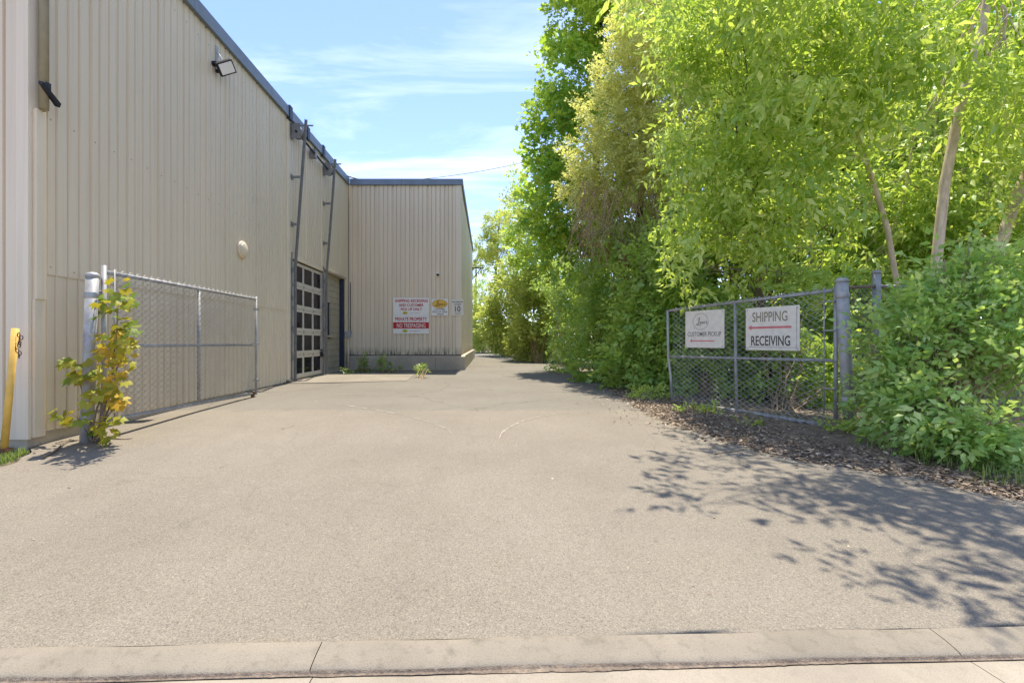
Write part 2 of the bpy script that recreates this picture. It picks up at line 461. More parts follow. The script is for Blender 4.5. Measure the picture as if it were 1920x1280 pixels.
# ------------------------------------------------------------------ the setting: ground, driveway, kerb
def sheet(name, xs_of, ys, ncol, zf, mat, kind='structure', dz=0.0):
    rows = []
    for y in ys:
        x0, x1 = xs_of(y)
        xs = np.linspace(x0, x1, ncol)
        rows.append(np.stack([xs, np.full(ncol, y), zf(xs, np.full(ncol, y)) + dz], 1))
    V = np.concatenate(rows); i = np.arange(len(ys) - 1)[:, None] * ncol + np.arange(ncol - 1)[None, :]
    F = np.stack([i, i + 1, i + ncol + 1, i + ncol], -1).reshape(-1, 4)
    o = link(name, mesh_np(name, V, F, mat, smooth=True)); o['kind'] = kind
    return o

def gz(x, y): return g(y)
sheet('ground', lambda y: (-400, 400), [-80, -10, 1.0, 2.2, 3.2, 4.6, 5.8, 7.6, 9.5, 12.9, 18, 25, 40, 80, 400], 40, gz, M['soil'], dz=-0.06)

ER_Y = [2.0, 2.6, 3.2, 3.6, 3.94, 4.5, 4.84, 5.3, 6.15, 7.0, 8.2, 9.2, 11, 12.9, 16, 19, 27, 35, 42, 47]
ER_X = [10, 9.0, 6.6, 5.2, 4.37, 3.90, 3.44, 2.98, 2.74, 2.54, 2.56, 2.66, 2.8, 2.93, 3.2, 3.46, 3.7, 2.8, 1.2, -1.0]
EL_Y = [2.0, 3.6, 4.2, 4.7, 5.0, 5.3, 5.5, 17.8, 31.0, 31.2, 47]
EL_X = [-14, -7.0, -5.6, -4.85, -4.88, -5.0, -5.24, -5.24, -5.24, -12, -12]
def edge_r(y):
    return float(np.interp(y, ER_Y, ER_X)) + 0.05 * math.sin(y * 7.3) + 0.035 * math.sin(y * 17.1 + 1) + 0.02 * math.sin(y * 41)
def edge_l(y):
    return float(np.interp(y, EL_Y, EL_X)) + (0.03 * math.sin(y * 13) if y < 5.5 else 0)
ys = np.concatenate([np.arange(2.16, 6, 0.06), np.arange(6, 13, 0.12), np.arange(13, 47, 0.4)])
def asph_z(x, y):
    return g(y) + 0.006 * np.sin(x * 1.3 + y * 0.8) * np.clip((y - 2.4), 0, 1)
def kerb_y(x): return 2.262 + 0.034 * x
# driveway starts along the slightly skewed kerb
V = []; nc = 90
for y in ys:
    xs = np.linspace(edge_l(y), edge_r(y), nc)
    yy = np.maximum(np.full(nc, y), kerb_y(xs) + 0.0) if y < 2.9 else np.full(nc, y)
    V.append(np.stack([xs, yy, asph_z(xs, yy)], 1))
V = np.concatenate(V); i = np.arange(len(ys) - 1)[:, None] * nc + np.arange(nc - 1)[None, :]
F = np.stack([i, i + 1, i + nc + 1, i + nc], -1).reshape(-1, 4)
o = link('asphalt_driveway', mesh_np('asphalt_driveway', V, F, M['asphalt'], smooth=True)); o['kind'] = 'structure'

# verge of soil and litter along the right, lumpy
def verge_z(x, y):
    er = np.array([edge_r(float(q)) for q in y]); d = np.clip(x - er, 0, 3)
    return g(y) - 0.028 + 0.022 * np.clip(d / 0.5, 0, 1) + 0.014 * np.sin(x * 5.1 + y * 3.7) * np.clip(d, 0, 1) + 0.012 * np.sin(x * 11 - y * 9) * np.clip(d, 0, 1)
sheet('verge_ground', lambda y: (edge_r(float(y)) - 0.12, 15), np.concatenate([np.arange(3.2, 12, 0.08), np.arange(12, 48, 0.5)]), 110, verge_z, M['soil'])

# kerb stones and gutter slabs, split at the joints seen in the photograph
def ribbon(name, x0, x1, prof, mat):
    """prof: (offset from kerb line, z) across"""
    xs = np.linspace(x0 + 0.002, x1 - 0.002, 24); V = []; F = []; m = len(prof)
    for x in xs:
        for d, z in prof:
            V.append((x, kerb_y(x) + d + 0.004 * math.sin(x * 9 + d * 30), z + 0.002 * math.sin(x * 5) + g(kerb_y(x)) - 0.010))
    for a in range(len(xs) - 1):
        for b in range(m - 1):
            F.append((a * m + b, (a + 1) * m + b, (a + 1) * m + b + 1, a * m + b + 1))
    me = bpy.data.meshes.new(name); me.from_pydata([tuple(map(float, v)) for v in V], [], F)
    me.polygons.foreach_set('use_smooth', [True] * len(F)); me.update(); me.materials.append(mat)
    return link(name, me)
KP = [(0.012, -0.15), (0.004, 0.0095), (-0.004, 0.012), (-0.07, 0.006), (-0.13, -0.004), (-0.152, -0.010), (-0.163, -0.018), (-0.170, -0.030), (-0.172, -0.15)]
GP = [(-0.170, -0.15), (-0.175, -0.032), (-0.20, -0.028), (-0.6, -0.015), (-1.2, -0.005), (-8, 0.03)]
J = [-9.0, -3.75, -0.765, 2.13, 5.1, 9.0]
for a, b in zip(J[:-1], J[1:]):
    o = ribbon('kerb', a, b, KP, M['curb']); o['kind'] = 'structure'
    o = ribbon('gutter_slab', a + 0.02, b + 0.02, GP, M['gutter']); o['kind'] = 'structure'
sheet('street_bed', lambda y: (-14, 14), [-9, 2.4], 3, lambda x, y: np.full(len(x), -0.075), M['soil'])

# dirt that gathered in the seam between kerb and gutter
mb = MB(); vs = []; nx = 420
for k in range(nx):
    x = -4.5 + 10.0 * k / (nx - 1)
    w = 0.004 + 0.012 * max(0, math.sin(x * 1.7 + 1) * 0.6 + math.sin(x * 5.3) * 0.35 + math.sin(x * 17.0) * 0.25 + random.uniform(-.2, .3))
    zz_ = g(kerb_y(x)) - 0.010 - 0.026 + 0.002 * math.sin(x * 5)
    vs += [(x, kerb_y(x) - 0.166 + w * 0.3, zz_ + 0.012), (x, kerb_y(x) - 0.172, zz_ + 0.003), (x, kerb_y(x) - 0.176 - w, zz_)]
mb.add(vs, [(3 * k + q, 3 * k + q + 1, 3 * k + q + 4, 3 * k + q + 3) for k in range(nx - 1) for q in range(2)])
o = mb.build('seam_dirt', M['soil']); o['kind'] = 'structure'

# concrete apron in front of the overhead door
def at_ground(px, py):
    Y = 8.0
    for _ in range(40): Y = (CAMZ - g(Y)) * FPX / (py - HY)
    return np.array([(px - VX) / FPX * Y, Y, g(Y)])
pp = [(-5.3, 12.4), (-4.3, 12.55), (-2.2, 13.1), (-2.3, 14.6), (-2.35, 16.2), (-5.3, 16.4)]
mb = MB(); n0 = len(pp)
mb.add([(x, y, g(y) + 0.013) for x, y in pp] + [(x, y, g(y) - 0.08) for x, y in pp],
       [tuple(range(n0))] + [(k, k + n0, (k + 1) % n0 + n0, (k + 1) % n0) for k in range(n0)])
M['apron'] = concrete('apron_concrete', (0.245, 0.214, 0.166), 0.5)
o = mb.build('concrete_apron', M['apron']); o['kind'] = 'structure'

# ------------------------------------------------------------------ warehouse
wh = empty('warehouse', (-5.4, 18, 0.3), 'long beige ribbed steel warehouse with slate fascia and glazed overhead door', 'building')
MB().box(-20, -5.62, 5.62, 31.2, 0.0, 7.25).build('inner_wall', M['interior'], wh)
MB().box(-5.62, -1.16, 18.16, 31.2, 0.0, 7.22).build('annex_inner_wall', M['interior'], wh)

def panel_profile(w, d=0.045, lead=0.055, nd=0.032):
    """(s, depth) ribbed sheet profile: broad lap groove then four flat ribs"""
    p = [(0, -d), (lead, -d), (lead + 0.012, 0)]
    n = max(1, round(w / 0.1625)); pitch = w / n; s = 0
    for k in range(n):
        e = (k + 1) * pitch
        if k < n - 1:
            p += [(e - 0.012, 0), (e - 0.002, -nd), (e + 0.018, -nd), (e + 0.028, 0)]
        else:
            p += [(e - 0.012, 0), (e, -d)]
    return [q for q in p if q[0] <= w + 1e-6]
PC = {}
def panel_mesh(w, h, soft=False):
    key = (round(w, 3), round(h, 3), soft)
    if key not in PC:
        pr = panel_profile(w, 0.034, 0.045, 0.025) if soft else panel_profile(w); m = len(pr)
        V = [(s, -dd, 0) for s, dd in pr] + [(s, -dd, h) for s, dd in pr]    # local: x along wall, -y outwards
        F = [(k, k + 1, m + k + 1, m + k) for k in range(m - 1)]
        me = bpy.data.meshes.new('cladding_panel'); me.from_pydata(V, [], F); me.update(); me.materials.append(M['clad'])
        PC[key] = me
    return PC[key]
def panel(origin, rz, w, h):
    o = link('cladding_panel', panel_mesh(w, h, rz > 1), wh)
    o.location = Vector(origin) - wloc(wh); o.rotation_euler = (random.uniform(-.0012, .0012), 0, rz + random.uniform(-.002, .002))
    return o
# long side wall (faces +X): local x runs along +Y, outward -y -> +X
PW = 0.65; RZ = math.radians(90)
def side_wall(X, y0, y1, z0, z1, off=0.0):
    y = y0
    while y < y1 - 0.02:
        w = min(PW, y1 - y)
        panel((X + off + random.uniform(-.0015, .0015), y, z0), RZ, w, z1 - z0); y += w
side_wall(-5.2, 5.66, 12.5, 2.19, 7.24)
side_wall(-5.212, 5.66, 12.5, 0.345, 2.215)
side_wall(-5.2, 12.62, 13.75, 3.72, 7.24)
side_wall(-5.2, 13.84, 15.05, 3.72, 7.24)
side_wall(-5.2, 15.14, 18.0, 3.72, 7.24)
side_wall(-5.2, 17.42, 18.0, 0.42, 3.72)
side_wall(-1.0, 18.06, 31.2, 0.92, 7.22)
# front of the long hall, facing the street
x = -5.32
while x > -9.2:
    panel((x - PW, 5.47, 0.29), 0, PW, 6.95); x -= PW
# front of the annex, facing the street
panel((-5.2, 18.0, 0.905), 0, 0.33, 6.32)
x = -4.87
while x < -1.25:
    w = min(PW, -1.19 - x); panel((x, 18.0, 0.905), 0, w, 6.32); x += w
mb = MB(); ys_ = 5.75
while ys_ < 12.4:
    for zc in (4.04, 6.9, 2.27):
        zq = zc + random.uniform(-.012, .012); mb.box(-5.2, -5.194, ys_ - 0.005, ys_ + 0.005, zq - 0.007, zq + 0.007)
    ys_ += 0.325
o = mb.build('screws', M['pipe'], wh); o['kind'] = 'stuff'
# corner flashings, jamb strips
def strip(x0, x1, y0, y1, z0, z1, m='trim', name='flashing', b=0.006):
    return MB().bbox(x0, x1, y0, y1, z0, z1, b).build(name, M[m], wh)
strip(-5.33, -5.19, 5.458, 5.50, 0.29, 7.24)
strip(-5.235, -5.195, 5.50, 5.655, 0.32, 7.24)
strip(-1.195, -0.985, 17.975, 18.01, 0.905, 7.22)
strip(-1.02, -0.988, 18.01, 18.12, 0.905, 7.22)
strip(-5.23, -5.17, 12.50, 12.62, 0.40, 7.24)
strip(-5.23, -5.17, 13.75, 13.84, 3.72, 7.24)
strip(-5.23, -5.17, 15.05, 15.14, 3.72, 7.24)
strip(-5.24, -5.185, 12.62, 15.3, 3.60, 3.72)
# slate roof edge in lengths
yy = 5.44
for ln in (3.02, 3.02, 1.02, 1.25, 1.3, 3.0):
    strip(-5.75, -5.125, yy + 0.003, min(yy + ln, 17.93) - 0.003, 7.20, 7.455, 'fascia', 'fascia', 0.008); yy += ln
    if yy > 17.93: break
strip(-9.2, -5.76, 5.41, 5.7, 7.20, 7.455, 'fascia', 'fascia', 0.008)
for a, b in ((-5.12, -3.2), (-3.194, -0.93)):
    strip(a, b, 17.92, 18.3, 7.20, 7.425, 'fascia', 'fascia', 0.008)
strip(-1.2, -0.935, 18.304, 31.25, 7.195, 7.42, 'fascia', 'fascia', 0.008)
for yc in (12.56, 13.795, 15.095):
    strip(-5.3, -5.10, yc - 0.09, yc + 0.09, 7.14, 7.50, 'navy', 'fascia_cap', 0.01)
MB().box(-20, -5.76, 5.71, 31.2, 7.3, 7.36).build('roof', M['fascia'], wh)
MB().box(-5.75, -1.21, 18.31, 31.2, 7.3, 7.36).build('roof', M['fascia'], wh)
# foundations
MB().bbox(-5.6, -5.24, 5.50, 12.5, -0.1, 0.352, 0.012).build('foundation', M['concrete'], wh)
MB().bbox(-12, -5.61, 5.52, 5.7, -0.1, 0.30, 0.012).build('foundation', M['concrete'], wh)
def found(x0, x1, y0, y1):
    mb = MB()
    vs = [(x0, y0, 0.1), (x1, y0, 0.1), (x1, y1, 0.1), (x0, y1, 0.1), (x0, y0, 0.83), (x1, y0, 0.83), (x1, y1, 0.83), (x0, y1, 0.83)]
    i = 0.02
    vs += [(x0, y0 + i, 0.855), (x1, y0 + i, 0.855), (x1, y1, 0.895), (x0, y1, 0.895)]
    mb.add(vs, [(0, 1, 5, 4), (1, 2, 6, 5), (2, 3, 7, 6), (3, 0, 4, 7), (4, 5, 9, 8), (5, 6, 10, 9), (6, 7, 11, 10), (7, 4, 8, 11), (8, 9, 10, 11)])
    return mb.build('foundation_block', M['concrete'], wh)
found(-5.24, -3.7, 17.80, 18.14); found(-3.692, -1.93, 17.79, 18.14); found(-1.922, -0.845, 17.785, 18.14)
MB().bbox(-1.15, -0.85, 18.145, 24.6, 0.1, 0.89, 0.02).build('foundation_block', M['concrete'], wh)
MB().bbox(-1.15, -0.845, 24.61, 31.2, 0.1, 0.89, 0.02).build('foundation_block', M['concrete'], wh)

# overhead sectional door, five sections of three panes
DY0, DY1, DZ0, DH = 12.95, 15.27, 0.40, 0.632
mb = MB()
mb.box(-5.30, -5.19, 12.62, 12.80, 0.36, 3.60); mb.box(-5.30, -5.19, 15.30, 15.42, 0.36, 3.60)
mb.box(-5.36, -5.30, 12.62, 15.42, 0.30, 3.60)
door = mb.build('overhead_door', M['frame'], wh)
pw = (DY1 - DY0 - 4 * 0.085) / 3
for r in range(5):
    z0 = DZ0 + r * DH; z1 = z0 + DH - 0.008
    mb = MB(); X0, X1 = -5.285, -5.235
    rb, rt = (0.11, 0.075)
    mb.box(X0, X1, DY0, DY1, z0, z0 + rb); mb.box(X0, X1, DY0, DY1, z1 - rt, z1)
    for k in range(4):
        ya = DY0 + k * (pw + 0.085)
        mb.box(X0, X1 - 0.003, ya, ya + 0.085, z0 + rb, z1 - rt)
    mb.build('door_section', M['frame'], door)
    for k in range(3):
        ya = DY0 + 0.085 + k * (pw + 0.085)
        MB().box(-5.270, -5.262, ya - 0.004, ya + pw + 0.004, z0 + rb - 0.004, z1 - rt + 0.004).build('pane', M['glass'], door)
        if r < 4:
            MB().bbox(-5.235, -5.220, ya - 0.065, ya - 0.02, z1 - 0.04, z1 + 0.045, 0.004).build('hinge', M['galv'], door)
MB().lathe((-5.235, 15.16, 1.0), [(0.09, 0), (0.09, 0.03), (0.05, 0.05)], 'x', 14).build('lock_plate', M['black'], door)
MB().tube([(-5.19, 15.2, 1.12), (-5.19, 15.0, 1.14)], 0.02).build('door_handle', M['black'], door)
# vertical-lift tracks that lean away from the wall, brackets, drums and shaft
for nm, ty, topz in (('a', 12.86, 7.30), ('b', 15.33, 7.18)):
    mb = MB()
    path = [(-5.15, ty, 0.38), (-5.15, ty, 3.35), (-4.86, ty, topz)]
    for (a, b) in zip(path[:-1], path[1:]):
        a = Vector(a); b = Vector(b)
        for dx, dy, hw, hd in ((0, 0, 0.03, 0.006), (0.025, 0.028, 0.006, 0.028)):
            vs = []
            for p in (a, b):
                vs += [(p.x + dx - hd, p.y + dy - hw, p.z), (p.x + dx + hd, p.y + dy - hw, p.z), (p.x + dx + hd, p.y + dy + hw, p.z), (p.x + dx - hd, p.y + dy + hw, p.z)]
            mb.add(vs, [(0, 1, 5, 4), (1, 2, 6, 5), (2, 3, 7, 6), (3, 0, 4, 7), (3, 2, 1, 0), (4, 5, 6, 7)])
    tr = mb.build('door_track', M['dull'], wh)
    MB().box(-5.19, -5.165, ty - 0.12, ty - 0.07, 0.38, 3.75).build('wall_angle', M['dull'], tr)
    for z in (0.95, 1.75, 2.55, 3.3, 4.5, 5.75):
        xt = -5.15 + max(0, (z - 3.35) / (topz - 3.35)) * 0.29
        m2 = MB(); m2.box(-5.19, -5.175, ty - 0.12, ty + 0.0, z - 0.06, z + 0.06); m2.box(-5.175, xt - 0.008, ty - 0.05, ty - 0.042, z - 0.035, z + 0.035)
        m2.build('track_bracket', M['dull'], tr)
    z = topz - 0.15
    MB().box(-5.2, -4.66, ty + 0.036, ty + 0.046, z - 0.02, z + 0.02).build('top_arm', M['dull'], tr)
    m3 = MB(); m3.box(-5.16, -4.93, ty - 0.15, ty - 0.145, z - 0.42, z - 0.02); m3.box(-5.17, -5.16, ty - 0.2, ty - 0.02, z - 0.42, z - 0.02)
    m3.build('bearing_plate', M['dull'], tr)
    MB().lathe((-5.03, ty - 0.13, z - 0.24), [(0.10, 0.0), (0.15, 0.01), (0.15, 0.05), (0.13, 0.06), (0.13, 0.12), (0.15, 0.13), (0.15, 0.15)], 'y', 20).build('cable_drum', M['dull'], tr)
MB().tube([(-5.03, 12.66, 6.91), (-5.03, 15.5, 6.79)], 0.028, 10).build('lift_shaft', M['black'], wh)
MB().bbox(-5.17, -5.0, 14.02, 14.14, 6.72, 6.98, 0.008).build('shaft_bracket', M['dull'], wh)

# painted block infill wall with a deep window, beside the door
bw = MB().box(-5.45, -5.36, 15.42, 17.36, 0.2, 3.62).build('block_wall', M['interior'], wh)
y0b, y1b = 15.43, 17.26; ch = 0.2
WIN = (15.55, 16.30, 1.62, 2.56)
def put_block(ya, yb, z0, z1):
    MB().bbox(-5.358, -5.300, ya + 0.004, yb - 0.004, z0 + 0.004, z1 - 0.004, 0.005).build('block', M['block'], bw)
for r in range(17):
    z0 = 0.30 + r * ch; z1 = z0 + ch
    y = y0b - (0.2 if r % 2 else 0)
    while y < y1b - 0.02:
        a, b = max(y, y0b), min(y + 0.4, y1b)
        if z1 > WIN[2] + 0.03 and z0 < WIN[3] - 0.03 and b > WIN[0] and a < WIN[1]:
            if a < WIN[0] - 0.03: put_block(a, WIN[0], z0, z1)
            if b > WIN[1] + 0.03: put_block(WIN[1], b, z0, z1)
        else: put_block(a, b, z0, z1)
        y += 0.4
win = MB().box(-5.52, -5.455, WIN[0] - 0.05, WIN[1] + 0.05, WIN[2] - 0.05, WIN[3] + 0.05).build('recessed_window', M['navy'], wh)
MB().box(-5.453, -5.447, WIN[0], WIN[1] - 0.06, WIN[2], WIN[3]).build('pane', M['glass'], win)
MB().bbox(-5.36, -5.19, WIN[0] - 0.06, WIN[1] + 0.10, WIN[2] - 0.085, WIN[2] - 0.015, 0.01).build('window_sill', M['concrete'], wh)
MB().bbox(-5.37, -5.13, 15.42, 17.5, 3.63, 3.715, 0.012).build('lintel', M['concrete'], wh)
MB().box(-5.35, -5.16, 17.27, 17.40, 0.30, 3.62).build('steel_column', M['navy'], wh)
MB().bbox(-5.5, -5.25, 15.42, 17.9, 0.1, 0.40, 0.012).build('foundation', M['concrete'], wh)

# corner downpipe and its sheet guard
MB().tube([(-5.12, 5.575, 4.07), (-5.12, 5.575, 7.2)], 0.048, 14).build('downpipe', M['pipe'], wh)
MB().box(-5.195, -5.185, 5.63, 5.656, 4.07, 7.2).build('gap_shade_strip', M['black'], wh)  # flat black strip painted in as the shade beside the downpipe
MB().bbox(-5.2, -5.145, 5.512, 5.64, 1.88, 4.06, 0.012).build('pipe_guard', M['clad'], wh)
MB().bbox(-5.2, -5.16, 5.505, 5.645, 0.30, 1.885, 0.012).build('pipe_guard', M['clad'], wh)

# ------------------------------------------------------------------ fittings on the building
b0 = empty('black_wall_lamp', (-5.06, 5.56, 4.15), 'small black lamp clamped to the corner downpipe, seen edge-on', 'lamp')
MB().bbox(-0.015, 0.015, -0.02, 0.03, 0.10, 0.22, 0.004).build('bracket', M['black'], b0, local=True)
mb = MB(); mb.add([(-0.02, -0.10, 0.17), (0.02, -0.10, 0.15), (0.05, 0.10, -0.02), (-0.01, 0.10, 0.0), (-0.02, -0.09, 0.20), (0.03, -0.085, 0.185), (0.06, 0.11, 0.03), (-0.01, 0.11, 0.05)],
                  [(0, 3, 2, 1), (4, 5, 6, 7), (0, 1, 5, 4), (1, 2, 6, 5), (2, 3, 7, 6), (3, 0, 4, 7)]); mb.build('lamp_head', M['black'], b0, local=True)

fl = empty('floodlight', (-5.2, 9.25, 6.62), 'black floodlight with glass face on the long wall near the roof edge', 'lamp')
MB().box(0.0, 0.02, -0.04, 0.04, -0.03, 0.42).build('conduit_box', M['galv'], fl, local=True)
MB().tube([(0.03, 0, 0.3), (0.10, 0.0, 0.2), (0.12, 0.02, 0.08), (0.10, 0.03, 0.0)], 0.012, 6).build('cable', M['white'], fl, local=True)
MB().box(0.0, 0.14, -0.03, 0.03, -0.08, -0.04).build('arm', M['black'], fl, local=True)
MB().bbox(0.0, 0.09, -0.16, -0.08, -0.02, 0.05, 0.006).build('sensor', M['black'], fl, local=True)
hd = link('lamp_head', bpy.data.meshes.new('lamp_head'), fl)
bpy.data.objects.remove(hd)
def head_part(name, x0, x1, y0, y1, z0, z1, m, par):
    o = MB().bbox(x0, x1, y0, y1, z0, z1, 0.01).build(name, M[m], par, local=True)
    o.location = (0.22, -0.05, -0.02); o.rotation_euler = (math.radians(38), math.radians(32), math.radians(-38)); return o
head_part('lamp_head', -0.06, 0.035, -0.15, 0.15, -0.12, 0.12, 'black', fl)
head_part('lamp_glass', 0.030, 0.042, -0.125, 0.125, -0.095, 0.095, 'white', fl)
for k in range(4): head_part('cooling_fin', -0.10, -0.05, -0.12 + k * 0.07, -0.10 + k * 0.07, -0.10, 0.10, 'black', fl)

vt = empty('round_vent', (-5.2, 10.19, 3.33), 'round beige vent cap sticking out of the long wall', 'vent')
MB().lathe((0, 0, 0), [(0.17, 0.0), (0.18, 0.008), (0.18, 0.05), (0.165, 0.062), (0.15, 0.062)], 'x', 24).build('vent_hood', M['clad'], vt, local=True)
MB().lathe((0, 0, 0), [(0.145, 0.05), (0.145, 0.075), (0.125, 0.088), (0.02, 0.09)], 'x', 24).build('vent_cap', M['clad'], vt, local=True)

cm = empty('security_camera', (-1.865, 17.99, 3.88), 'tiny black security camera above the wall signs', 'camera')
MB().bbox(-0.05, 0.05, -0.05, 0.0, 0.0, 0.09, 0.008).build('mount', M['white'], cm, local=True)
MB().lathe((0, -0.06, 0.0), [(0.02, -0.05), (0.045, -0.035), (0.05, 0.0), (0.045, 0.02)], 'z', 12).build('lens_dome', M['black'], cm, local=True)

ub = empty('utility_box', (-5.06, 17.42, 0.36), 'grey utility lamp box on a conduit in the corner beside the block wall', 'utility box')
MB().tube([(0.0, 0.1, 0.0), (0.0, 0.1, 1.25)], 0.03, 8).build('conduit', M['trim'], ub, local=True)
mb = MB(); mb.add([(-0.10, 0.0, 1.18), (0.08, 0.0, 1.18), (0.13, 0.0, 1.40), (-0.12, 0.0, 1.38), (-0.10, 0.14, 1.18), (0.08, 0.14, 1.18), (0.13, 0.14, 1.42), (-0.12, 0.14, 1.40)],
                  [(0, 1, 2, 3), (5, 4, 7, 6), (1, 5, 6, 2), (4, 0, 3, 7), (3, 2, 6, 7), (4, 5, 1, 0)]); mb.build('housing', M['galv'], ub, local=True)
MB().tube([(0.02, 0.32, 1.4), (0.02, 0.32, 3.2)], 0.014, 6).build('riser', M['navy'], ub, local=True)

br = empty('bracket_arm', (-0.98, 30.6, 5.35), 'black triangular bracket arm on the far end of the annex side wall', 'bracket')
MB().box(0, 0.7, -0.03, 0.03, 0.66, 0.72).build('arm', M['black'], br, local=True)
MB().tube([(0.02, 0, 0.0), (0.52, 0, 0.66)], 0.03, 6).build('brace', M['black'], br, local=True)
MB().box(-0.02, 0.01, -0.05, 0.05, -0.05, 0.76).build('plate', M['black'], br, local=True)

pts = []
p0 = Vector((-5.0, 18.0, 7.30)); p1 = Vector((4.6, 20.5, 9.9))
for k in range(25):
    t = k / 24; p = p0.lerp(p1, t); p.z -= 0.75 * 4 * t * (1 - t) * 0.55
    pts.append(p)
tag(MB().tube(pts, 0.013, 5).build('overhead_wire', M['black']), 'thin black overhead wire from the annex roof into the tall maple', 'wire')
MB().tube([(-5.3, 17.6, 7.47), (-4.9, 17.95, 7.44), (-4.55, 18.1, 7.36)], 0.03, 8).build('roof_conduit', M['galv'], wh)

# ------------------------------------------------------------------ signs
def font_mesh(s, w, h, mat, shear=0.0, bold=0.0):
    c = bpy.data.curves.new('lettering', 'FONT'); c.body = s; c.size = 1.0; c.shear = shear
    c.offset = bold; c.extrude = 0.0; c.resolution_u = 3
    ob = bpy.data.objects.new('lettering', c); COL.objects.link(ob)
    dg = bpy.context.evaluated_depsgraph_get(); dg.update()
    me = bpy.data.meshes.new_from_object(ob.evaluated_get(dg))
    bpy.data.objects.remove(ob); bpy.data.curves.remove(c)
    co = np.empty(len(me.vertices) * 3, dtype=np.float32); me.vertices.foreach_get('co', co); co = co.reshape(-1, 3)
    lo, hi = co.min(0), co.max(0)
    out = np.zeros_like(co)
    out[:, 0] = ((co[:, 0] - lo[0]) / (hi[0] - lo[0]) - 0.5) * w
    out[:, 2] = ((co[:, 1] - lo[1]) / (hi[1] - lo[1]) - 0.5) * h
    me.vertices.foreach_set('co', out.ravel()); me.update()
    me.materials.clear(); me.materials.append(mat); me.name = 'lettering'
    return me
def paint(name, rgb, var=0.05): 
    M[name] = simple(name, rgb, 0.6, var, 12)
paint('red_print', (0.46, 0.012, 0.014)); paint('black_print', (0.02, 0.018, 0.03)); paint('grey_print', (0.16, 0.15, 0.13), 0.15)
paint('faded_print', (0.36, 0.33, 0.28), 0.15); paint('pink_print', (0.60, 0.17, 0.17), 0.1); paint('gold_print', (0.72, 0.44, 0.06)); paint('lime_print', (0.55, 0.52, 0.03))
paint('sign_white', (0.78, 0.755, 0.68))
paint('aged_sign', (0.70, 0.655, 0.55), 0.08); paint('sign_cream', (0.72, 0.67, 0.55)); paint('dark_grey_print', (0.075, 0.07, 0.065))
paint('khaki_print', (0.26, 0.235, 0.15), 0.12)

def words(sign, s, cx, cz, w, h, m, y=-0.012, shear=0, bold=0.0):
    o = link('lettering', font_mesh(s, w, h, M[m], shear, bold), sign); o.location = (cx, y, cz); return o
def plate(sign, name, x0, x1, z0, z1, m, y=-0.008, t=0.003):
    return MB().box(x0, x1, y, y + t, z0, z1).build(name, M[m], sign, local=True)
def ellipse(sign, name, cx, cz, rx, rz, m, y, n=32, ring=None):
    mb = MB(); vs = [(cx + rx * math.cos(2 * math.pi * k / n), y, cz + rz * math.sin(2 * math.pi * k / n)) for k in range(n)]
    if ring:
        vs += [(cx + (rx - ring) * math.cos(2 * math.pi * k / n), y, cz + (rz - ring) * math.sin(2 * math.pi * k / n)) for k in range(n)]
        mb.add(vs, [(k, (k + 1) % n, n + (k + 1) % n, n + k) for k in range(n)])
    else: mb.add(vs, [tuple(range(n))])
    return mb.build(name, M[m], sign, local=True)
def stroke(sign, name, pts, widths, m, y):
    """pen stroke of varying width in the sign plane"""
    mb = MB(); vs = []; n = len(pts)
    for i, (x, z) in enumerate(pts):
        a = pts[max(i - 1, 0)]; b = pts[min(i + 1, n - 1)]
        dx, dz = b[0] - a[0], b[1] - a[1]; q = math.hypot(dx, dz) or 1
        w = widths[i] / 2; vs += [(x - dz / q * w, y, z + dx / q * w), (x + dz / q * w, y, z - dx / q * w)]
    mb.add(vs, [(2 * i, 2 * i + 1, 2 * i + 3, 2 * i + 2) for i in range(n - 1)])
    return mb.build(name, M[m], sign, local=True)
def script_logo(sign, cx, cz, s, m, y):
    """swash initial and slanted small letters, s = overall width"""
    P = [(-0.28, 0.10), (-0.24, 0.26), (-0.15, 0.30), (-0.13, 0.22), (-0.20, 0.05), (-0.27, -0.12), (-0.36, -0.20), (-0.43, -0.16), (-0.38, -0.10), (-0.26, -0.16), (-0.12, -0.21), (0.0, -0.15)]
    W = [0.02, 0.03, 0.04, 0.045, 0.055, 0.05, 0.035, 0.03, 0.03, 0.045, 0.04, 0.015]
    stroke(sign, 'script_initial', [(cx + x * s, cz + z * s) for x, z in P], [w * s for w in W], m, y)
    words(sign, "eon's", cx + 0.16 * s, cz + 0.0 * s, 0.60 * s, 0.24 * s, m, y, 0.25, 0.012)

# 1. big stacked sign on the annex
S = empty('wall_sign', (-2.853, 17.965, 0.0), 'large white sign reading SHIPPING RECEIVING and NO TRESPASSING on the annex wall', 'sign')
k = 17.96 / 907.0
def zz(py): return CAMZ + (HY - py) * k
MB().bbox(-0.665, 0.665, -0.006, 0.006, zz(591.2), zz(558.2), 0.003).build('upper_board', M['sign_white'], S, local=True)
MB().bbox(-0.668, 0.662, -0.006, 0.006, zz(625.6), zz(591.5), 0.003).build('lower_board', M['sign_white'], S, local=True)
def line(sign, s, py0, py1, px0, px1, cxpx, m, **kw):
    words(sign, s, ((px0 + px1) / 2 - cxpx) * k, zz((py0 + py1) / 2), (px1 - px0) * k, (py1 - py0) * k, m, **kw)
C1 = 771.0
line(S, 'SHIPPING RECEIVING', 561.2, 566.8, 740.8, 802.2, C1, 'red_print', bold=0.022)
line(S, 'AND CUSTOMER', 569.2, 574.6, 748.0, 794.5, C1, 'red_print', bold=0.022)
line(S, 'PICK UP ONLY', 577.0, 582.2, 751.5, 791.3, C1, 'red_print', bold=0.022)
ellipse(S, 'logo_oval', (759.8 - C1) * k, zz(586.5), 4.8 * k, 2.6 * k, 'lime_print', -0.010)
